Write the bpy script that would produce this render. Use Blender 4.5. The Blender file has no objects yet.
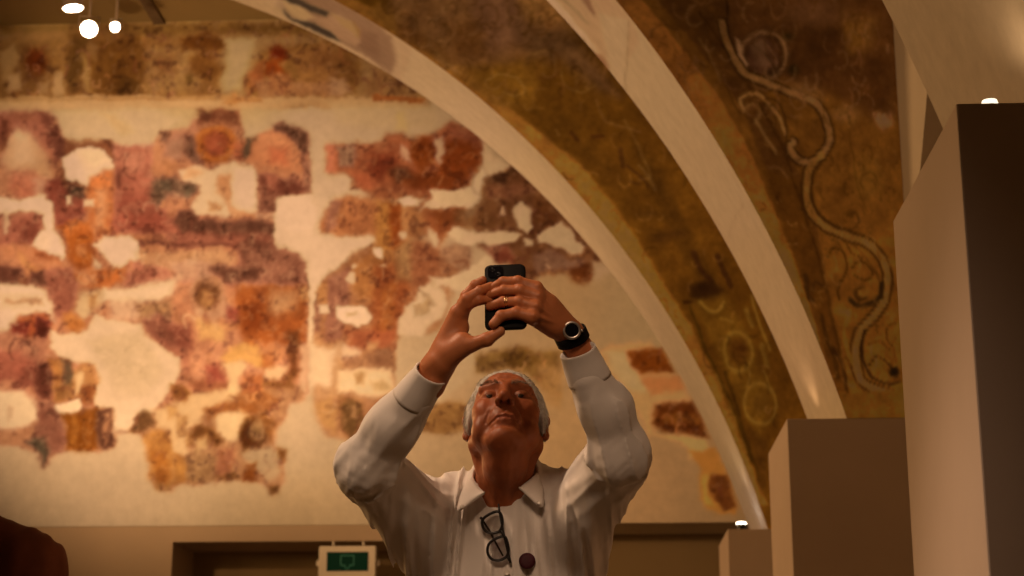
import bpy, bmesh, math, random
import numpy as np
from mathutils import Vector, Matrix, Euler
SC = bpy.context.scene; COL = SC.collection
random.seed(5); RNG = np.random.default_rng(11)

# ------------------------------------------------------------------ camera model (used to read real positions)
FPX, PITCH, YAW = 1757.66, 0.2619, 0.0507
EYE = 0.9
CP, SP, CY, SY = math.cos(PITCH), math.sin(PITCH), math.cos(YAW), math.sin(YAW)
def P(x, y, Y):
    """point of the place seen at picture position x,y that lies Y metres down the hall"""
    dx = x - 512; dy = 288 - y
    F = FPX*CP - dy*SP; U = FPX*SP + dy*CP
    X = dx*CY - F*SY; D = dx*SY + F*CY
    return Vector((X/D*Y, Y, EYE + U/D*Y))
def PX(x, y, Xw):
    """same, on the plane X = Xw"""
    q = P(x, y, 1.0); s = Xw/q.x
    return Vector((Xw, s, EYE + (q.z-EYE)*s))
def to_px(X, Y, Z):
    X = np.asarray(X, float); Y = np.asarray(Y, float)*np.ones_like(X); Z = np.asarray(Z, float)-EYE
    dx = X*CY + Y*SY; F = -X*SY + Y*CY
    Fc = F*CP + Z*SP; Uc = -F*SP + Z*CP
    return 512 + FPX*dx/Fc, 288 - FPX*Uc/Fc

# ------------------------------------------------------------------ object helpers
def tag(o, label=None, cat=None, group=None, kind=None):
    if label: o['label'] = label
    if cat: o['category'] = cat
    if group: o['group'] = group
    if kind: o['kind'] = kind
    return o
def empty(name, loc=(0,0,0)):
    o = bpy.data.objects.new(name, None); COL.objects.link(o); o.location = loc; o.empty_display_size = .1
    return o
def link(name, me, mat=None, parent=None, smooth=False):
    o = bpy.data.objects.new(name, me); COL.objects.link(o)
    for m in (mat if isinstance(mat, (list, tuple)) else [mat]):
        if m: me.materials.append(m)
    if smooth: me.polygons.foreach_set('use_smooth', [True]*len(me.polygons))
    if parent:
        o.parent = parent; bpy_loc = parent.matrix_basis.to_translation()
        o.location = -bpy_loc if parent.parent is None else (0,0,0)
    return o
def mesh_from(v, f, name='m'):
    me = bpy.data.meshes.new(name)
    v = np.asarray(v, float)
    me.from_pydata([tuple(p) for p in v], [], [tuple(int(i) for i in q) for q in f]) if len(v) < 60000 else fast_mesh(me, v, f)
    me.update(); return me
def fast_mesh(me, v, f):
    f = np.asarray(f, np.int32); n = len(f); k = f.shape[1]
    me.vertices.add(len(v)); me.vertices.foreach_set('co', np.asarray(v, np.float32).ravel())
    me.loops.add(n*k); me.loops.foreach_set('vertex_index', f.ravel())
    me.polygons.add(n); me.polygons.foreach_set('loop_start', np.arange(0, n*k, k, dtype=np.int32))
    me.update(calc_edges=True); me.validate()
def set_color(me, rgb, name='pigment'):
    a = me.color_attributes.new(name, 'FLOAT_COLOR', 'POINT')
    c = np.ones((len(rgb), 4), np.float32); c[:, :3] = rgb
    a.data.foreach_set('color', c.ravel())
def bm_obj(name, bm, mat, parent=None, smooth=False):
    me = bpy.data.meshes.new(name); bm.normal_update(); bm.to_mesh(me); bm.free()
    return link(name, me, mat, parent, smooth)
def add_box(bm, lo, hi, bevel=0.0):
    r = bmesh.ops.create_cube(bm, size=1)
    vs = r['verts']
    for v in vs:
        v.co = Vector([lo[i] + (v.co[i]+.5)*(hi[i]-lo[i]) for i in range(3)])
    if bevel:
        es = list({e for v in vs for e in v.link_edges})
        bmesh.ops.bevel(bm, geom=es, offset=bevel, segments=2, affect='EDGES', profile=.5)
def add_quadprism(bm, pts, d):
    """pts: 3-D outline, d: extrusion vector"""
    a = [bm.verts.new(p) for p in pts]; b = [bm.verts.new(Vector(p)+Vector(d)) for p in pts]
    n = len(a)
    bm.faces.new(a); bm.faces.new(b[::-1])
    for i in range(n): bm.faces.new((a[i], b[i], b[(i+1)%n], a[(i+1)%n]))
    bmesh.ops.recalc_face_normals(bm, faces=bm.faces)
def add_tube(bm, pts, r, seg=10, closed=False, caps=True):
    pts = [Vector(p) for p in pts]; n = len(pts)
    rs = r if isinstance(r, (list, tuple)) else [r]*n
    rings = []; up = None
    for i, p in enumerate(pts):
        if closed: t = pts[(i+1)%n]-pts[i-1]
        else: t = pts[min(i+1, n-1)]-pts[max(i-1, 0)]
        t.normalize()
        if up is None:
            up = t.orthogonal().normalized()
        up = (up - t*up.dot(t)).normalized(); w = t.cross(up)
        rings.append([bm.verts.new(p + (up*math.cos(2*math.pi*k/seg) + w*math.sin(2*math.pi*k/seg))*rs[i]) for k in range(seg)])
    for i in range(n if closed else n-1):
        A = rings[i]; B = rings[(i+1)%n]
        for k in range(seg): bm.faces.new((A[k], A[(k+1)%seg], B[(k+1)%seg], B[k]))
    if caps and not closed:
        bm.faces.new(rings[0][::-1]); bm.faces.new(rings[-1])
def add_lathe(bm, prof, M, seg=28):
    """prof: (radius, height) pairs turned about local z, placed by matrix M"""
    rings = []
    for r, h in prof:
        rings.append([bm.verts.new(M @ Vector((r*math.cos(2*math.pi*k/seg), r*math.sin(2*math.pi*k/seg), h))) for k in range(seg)])
    for A, B in zip(rings, rings[1:]):
        for k in range(seg): bm.faces.new((A[k], A[(k+1)%seg], B[(k+1)%seg], B[k]))
    bm.faces.new(rings[0][::-1]); bm.faces.new(rings[-1])
def frame_to(loc, direction):
    return Matrix.Translation(loc) @ Vector(direction).to_track_quat('Z', 'Y').to_matrix().to_4x4()

# ------------------------------------------------------------------ materials
def lin(c):
    c = np.asarray(c, float)/255.0
    return np.where(c <= .04045, c/12.92, ((c+.055)/1.055)**2.4)
def hx(s): return np.array([int(s[i:i+2], 16) for i in (0, 2, 4)], float)
MATS = {}
def mat(name, col, rough=.6, metal=0, noise=None, bump=None, spec=.3, coat=0, sheen=0, emit=None, trans=0, attr=None, ior=1.45, alpha=None):
    if name in MATS: return MATS[name]
    m = bpy.data.materials.new(name); m.use_nodes = True; nt = m.node_tree; N = nt.nodes; L = nt.links
    b = N['Principled BSDF']; MATS[name] = m
    b.inputs['Roughness'].default_value = rough; b.inputs['Metallic'].default_value = metal
    b.inputs['Specular IOR Level'].default_value = spec; b.inputs['Coat Weight'].default_value = coat
    b.inputs['Sheen Weight'].default_value = sheen; b.inputs['Transmission Weight'].default_value = trans
    b.inputs['IOR'].default_value = ior
    tc = N.new('ShaderNodeTexCoord')
    if attr:
        at = N.new('ShaderNodeAttribute'); at.attribute_name = attr; src = at.outputs['Color']
    else:
        rgb = N.new('ShaderNodeRGB'); rgb.outputs[0].default_value = (*col, 1); src = rgb.outputs[0]
    if noise:
        sc, amt = noise
        n = N.new('ShaderNodeTexNoise'); n.inputs['Scale'].default_value = sc; n.inputs['Detail'].default_value = 6
        n.inputs['Roughness'].default_value = .62
        L.new(tc.outputs['Object'], n.inputs['Vector'])
        mr = N.new('ShaderNodeMapRange'); mr.inputs[1].default_value = .25; mr.inputs[2].default_value = .75
        mr.inputs[3].default_value = 1-amt; mr.inputs[4].default_value = 1+amt
        L.new(n.outputs['Fac'], mr.inputs['Value'])
        mx = N.new('ShaderNodeVectorMath'); mx.operation = 'SCALE'
        L.new(src, mx.inputs[0]); L.new(mr.outputs[0], mx.inputs['Scale']); src = mx.outputs[0]
    L.new(src, b.inputs['Base Color'])
    if bump:
        sc, st, dist = bump
        n2 = N.new('ShaderNodeTexNoise'); n2.inputs['Scale'].default_value = sc; n2.inputs['Detail'].default_value = 8
        L.new(tc.outputs['Object'], n2.inputs['Vector'])
        bp = N.new('ShaderNodeBump'); bp.inputs['Strength'].default_value = st; bp.inputs['Distance'].default_value = dist
        L.new(n2.outputs['Fac'], bp.inputs['Height']); L.new(bp.outputs[0], b.inputs['Normal'])
    if emit:
        b.inputs['Emission Color'].default_value = (*emit[0], 1); b.inputs['Emission Strength'].default_value = emit[1]
    return m
PLASTER = np.array([.64, .58, .50])
M_fresco = mat('fresco', None, .85, attr='pigment', noise=(14, .10), bump=(30, .25, .004), spec=.15)
M_archpaint = mat('arch_fresco', None, .8, attr='pigment', noise=(16, .14), bump=(26, .35, .004), spec=.2)
M_plaster = mat('smooth_plaster', tuple(PLASTER), .8, noise=(3, .05), bump=(60, .1, .002), spec=.15)
M_pier = mat('pier_plaster', (.60, .50, .43), .75, noise=(2.5, .05), bump=(80, .08, .001), spec=.15)
M_lower = mat('shaded_wall_tone', (.46, .37, .29), .8, noise=(2, .06), spec=.15)  # darker than the plaster above; shade of the grazing light is in the colour
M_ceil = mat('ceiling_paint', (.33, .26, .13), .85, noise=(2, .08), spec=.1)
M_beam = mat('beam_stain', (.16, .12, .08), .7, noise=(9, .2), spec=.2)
M_floor = mat('floor_stone', (.30, .24, .19), .45, noise=(4, .12), bump=(12, .1, .002))
M_black = mat('black_metal', (.015, .013, .012), .35, noise=(30, .1), spec=.5)
M_whitecase = mat('white_lacquer', (.72, .68, .62), .35, noise=(8, .03), spec=.4)

# ------------------------------------------------------------------ pigment painter: numpy noise + soft shapes in plan coordinates
def vnoise(x, y, seed=0):
    xi = np.floor(x).astype(np.int64); yi = np.floor(y).astype(np.int64); fx = x-xi; fy = y-yi
    fx = fx*fx*(3-2*fx); fy = fy*fy*(3-2*fy)
    def h(a, b):
        n = (a*374761393 + b*668265263 + seed*1442695041) & 0xffffffff
        n = ((n ^ (n >> 13))*1274126177) & 0xffffffff
        return ((n ^ (n >> 16)) & 0xffff)/65535.0
    return (h(xi, yi)*(1-fx) + h(xi+1, yi)*fx)*(1-fy) + (h(xi, yi+1)*(1-fx) + h(xi+1, yi+1)*fx)*fy
def fbm(x, y, sc, oct=4, seed=0):
    s = 0; a = .5; t = 0
    for i in range(oct):
        s = s + a*vnoise(x/sc, y/sc, seed+i*17); t += a; a *= .55; sc *= .5
    return s/t - .5
class Painter:
    def __init__(self, px, py, base, warp=5.0):
        self.x0 = px; self.y0 = py
        self.x = px + warp*1.6*fbm(px, py, 13, 3, 3) + warp*.8*fbm(px, py, 4.5, 2, 5)
        self.y = py + warp*1.6*fbm(px, py, 13, 3, 23) + warp*.8*fbm(px, py, 4.5, 2, 25)
        self.c = np.ones(px.shape+(3,))*hx(base)
    def _mix(self, m, a, col):
        self.c[m] = self.c[m]*(1-a[:, None]) + hx(col)*a[:, None]
    def poly(self, col, pts, soft=1.2, op=1.0):
        p = np.array(pts, float); lo = p.min(0)-3*soft-2; hi = p.max(0)+3*soft+2
        m = (self.x > lo[0]) & (self.x < hi[0]) & (self.y > lo[1]) & (self.y < hi[1])
        if not m.any(): return
        x = self.x[m]; y = self.y[m]; d = np.full(x.shape, 1e9); ins = np.zeros(x.shape, bool)
        for i in range(len(p)):
            a = p[i]; b = p[(i+1) % len(p)]; e = b-a; L2 = max((e**2).sum(), 1e-9)
            t = np.clip(((x-a[0])*e[0] + (y-a[1])*e[1])/L2, 0, 1)
            d = np.minimum(d, (x-a[0]-t*e[0])**2 + (y-a[1]-t*e[1])**2)
            c = (a[1] > y) != (b[1] > y)
            if e[1] != 0: ins ^= c & (x < a[0] + (y-a[1])*e[0]/e[1])
        d = np.sqrt(d)*np.where(ins, -1, 1)
        self._mix(m, op/(1+np.exp(np.clip(d/soft*1.8, -30, 30))), col)
    def ell(self, col, cx, cy, rx, ry, soft=1.5, op=1.0, rot=0, ring=0):
        R = max(rx, ry)+4*soft+ring
        m = (abs(self.x-cx) < R) & (abs(self.y-cy) < R)
        if not m.any(): return
        c, s = math.cos(rot), math.sin(rot)
        u = (self.x[m]-cx)*c + (self.y[m]-cy)*s; v = -(self.x[m]-cx)*s + (self.y[m]-cy)*c
        q = np.sqrt((u/rx)**2 + (v/ry)**2); d = (q-1)*min(rx, ry)
        if ring: d = abs(d)-ring/2
        self._mix(m, op/(1+np.exp(np.clip(d/soft*1.8, -30, 30))), col)
    def stroke(self, col, w, pts, soft=.8, op=1.0):
        p = np.array(pts, float)
        if len(p) > 2:                                   # catmull-rom
            q = np.vstack([2*p[0]-p[1], p, 2*p[-1]-p[-2]]); o = []
            for i in range(1, len(q)-2):
                for t in np.linspace(0, 1, 6, endpoint=False):
                    o.append(.5*((2*q[i]) + (-q[i-1]+q[i+1])*t + (2*q[i-1]-5*q[i]+4*q[i+1]-q[i+2])*t*t + (-q[i-1]+3*q[i]-3*q[i+1]+q[i+2])*t**3))
            p = np.array(o+[q[-2]])
        lo = p.min(0)-w-4*soft; hi = p.max(0)+w+4*soft
        m = (self.x > lo[0]) & (self.x < hi[0]) & (self.y > lo[1]) & (self.y < hi[1])
        if not m.any(): return
        x = self.x[m]; y = self.y[m]; d = np.full(x.shape, 1e9)
        for a, b in zip(p, p[1:]):
            e = b-a; L2 = max((e**2).sum(), 1e-9); t = np.clip(((x-a[0])*e[0]+(y-a[1])*e[1])/L2, 0, 1)
            d = np.minimum(d, (x-a[0]-t*e[0])**2 + (y-a[1]-t*e[1])**2)
        d = np.sqrt(d)-w/2
        self._mix(m, op/(1+np.exp(np.clip(d/soft*1.8, -30, 30))), col)
    def mottle(self, amt, sc, seed, tint=(1, 1, 1), mask=None):
        n = fbm(self.x0, self.y0, sc, 4, seed)*2*amt
        if mask is not None: n = n*mask
        self.c *= (1 + n[..., None]*np.array(tint))
    def run(self, text):
        for ln in text.strip().splitlines():
            t = ln.split('#')[0].split()
            if not t: continue
            k = t[0]; col = t[1]
            if k == 'E':
                v = [float(q) for q in t[2:]]; self.ell(col, *v[:4], soft=v[4] if len(v) > 4 else 1.5, op=v[5] if len(v) > 5 else 1, rot=v[6] if len(v) > 6 else 0, ring=v[7] if len(v) > 7 else 0)
            else:
                a, b = t[2].split('/') if '/' in t[2] else (t[2], '1')
                pts = [tuple(float(z) for z in q.split(',')) for q in t[3:]]
                if k == 'P': self.poly(col, pts, float(a), float(b))
                else: self.stroke(col, float(a), pts, .9, float(b))
def curls(pt, n, box, cols, rng, rad=(3, 9), w=(.8, 2.0), op=(.3, .6)):
    """small brushed arcs and drapery lines scattered inside box"""
    for i in range(n):
        x = rng.uniform(box[0], box[2]); y = rng.uniform(box[1], box[3]); r = rng.uniform(*rad); a0 = rng.uniform(0, 6.28); sp = rng.uniform(.8, 4.2)*rng.choice([-1, 1])
        fl = rng.uniform(.5, 1.0); g = rng.uniform(-.35, .5); t = np.linspace(0, 1, 7)
        R = r*(1-g*t); pts = [(x+R[k]*math.cos(a0+sp*t[k])*fl, y+R[k]*math.sin(a0+sp*t[k])) for k in range(7)]
        pt.stroke(cols[rng.integers(len(cols))], rng.uniform(*w), pts, .8, rng.uniform(*op))
def illum(px, py, ctl):
    """smooth interpolation of how bright bare plaster reads at control spots"""
    num = np.zeros(px.shape+(3,)); den = np.zeros(px.shape)
    for x, y, c in ctl:
        w = 1/((px-x)**2 + (py-y)**2 + 900.0)**1.5
        num += w[..., None]*np.log(lin(hx(c))+.002); den += w
    return np.exp(num/den[..., None])
CHROMA = np.array([1.0, .575, .275])        # tint of the hall's lamps on white plaster
def srgb(l):
    l = np.clip(l, 0, 1); return np.where(l <= .0031308, l*12.92, 1.055*l**(1/2.4)-.055)*255
def albedo(c, L):
    W = np.array([.2126, .7152, .0722]); Ln = (L@W)[..., None]*CHROMA/(CHROMA@W)
    a = lin(np.clip(c, 1, 254))/Ln*.60; g = (a@W)[..., None]
    a = g + (a-g)*.95
    a[..., 2] = np.minimum(a[..., 2], a[..., 1]*.98); a[..., 1] = np.minimum(a[..., 1], a[..., 0]*.97)
    return np.clip(a, .010, .80)
# ------------------------------------------------------------------ the hall
Y3, YD, PD = 3.363, 3.4, .80
YP = [Y3, Y3+YD, Y3+2*YD]              # front planes of the three piers / arches, nearest first
XP, ZP = .7245, EYE+1.2756             # inner edge and top of the piers
AD = .86                               # arch thickness
XC, ZC, RA = -4.5455, EYE-.3088, 5.7236
YW = 13.0                              # mural wall
ZCEIL = P(200, 21, YW).z
XR, XL = 1.95, -11.6

MURAL_L = [(0,200,'e0a878'),(60,180,'ebbe92'),(130,250,'f0c090'),(290,240,'eec296'),(350,250,'ecbe90'),(130,360,'dcae7c'),(360,200,'e8bd90'),
 (230,170,'f0c498'),(100,480,'c09468'),(0,480,'b88c60'),(300,440,'c09468'),(300,510,'ba8c5c'),(560,420,'a87848'),(560,300,'a07448'),
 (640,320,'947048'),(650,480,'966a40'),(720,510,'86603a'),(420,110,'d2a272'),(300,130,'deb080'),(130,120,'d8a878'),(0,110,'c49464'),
 (0,40,'9c6e38'),(0,75,'a87840'),(120,40,'ac7c40'),(130,80,'b4844a'),(250,40,'b28448'),(250,80,'b88850'),(360,60,'b48858'),(200,24,'98702c'),(40,20,'6e4813'),(450,380,'c29060'),(430,330,'d8a878'),(520,200,'c8986a'),  # top entries raised: falloff of light goes into the top register's pigment
 (480,240,'cc9c70'),(100,290,'ecb988'),(40,330,'dca878'),(50,420,'cc9a6c')]
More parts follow.
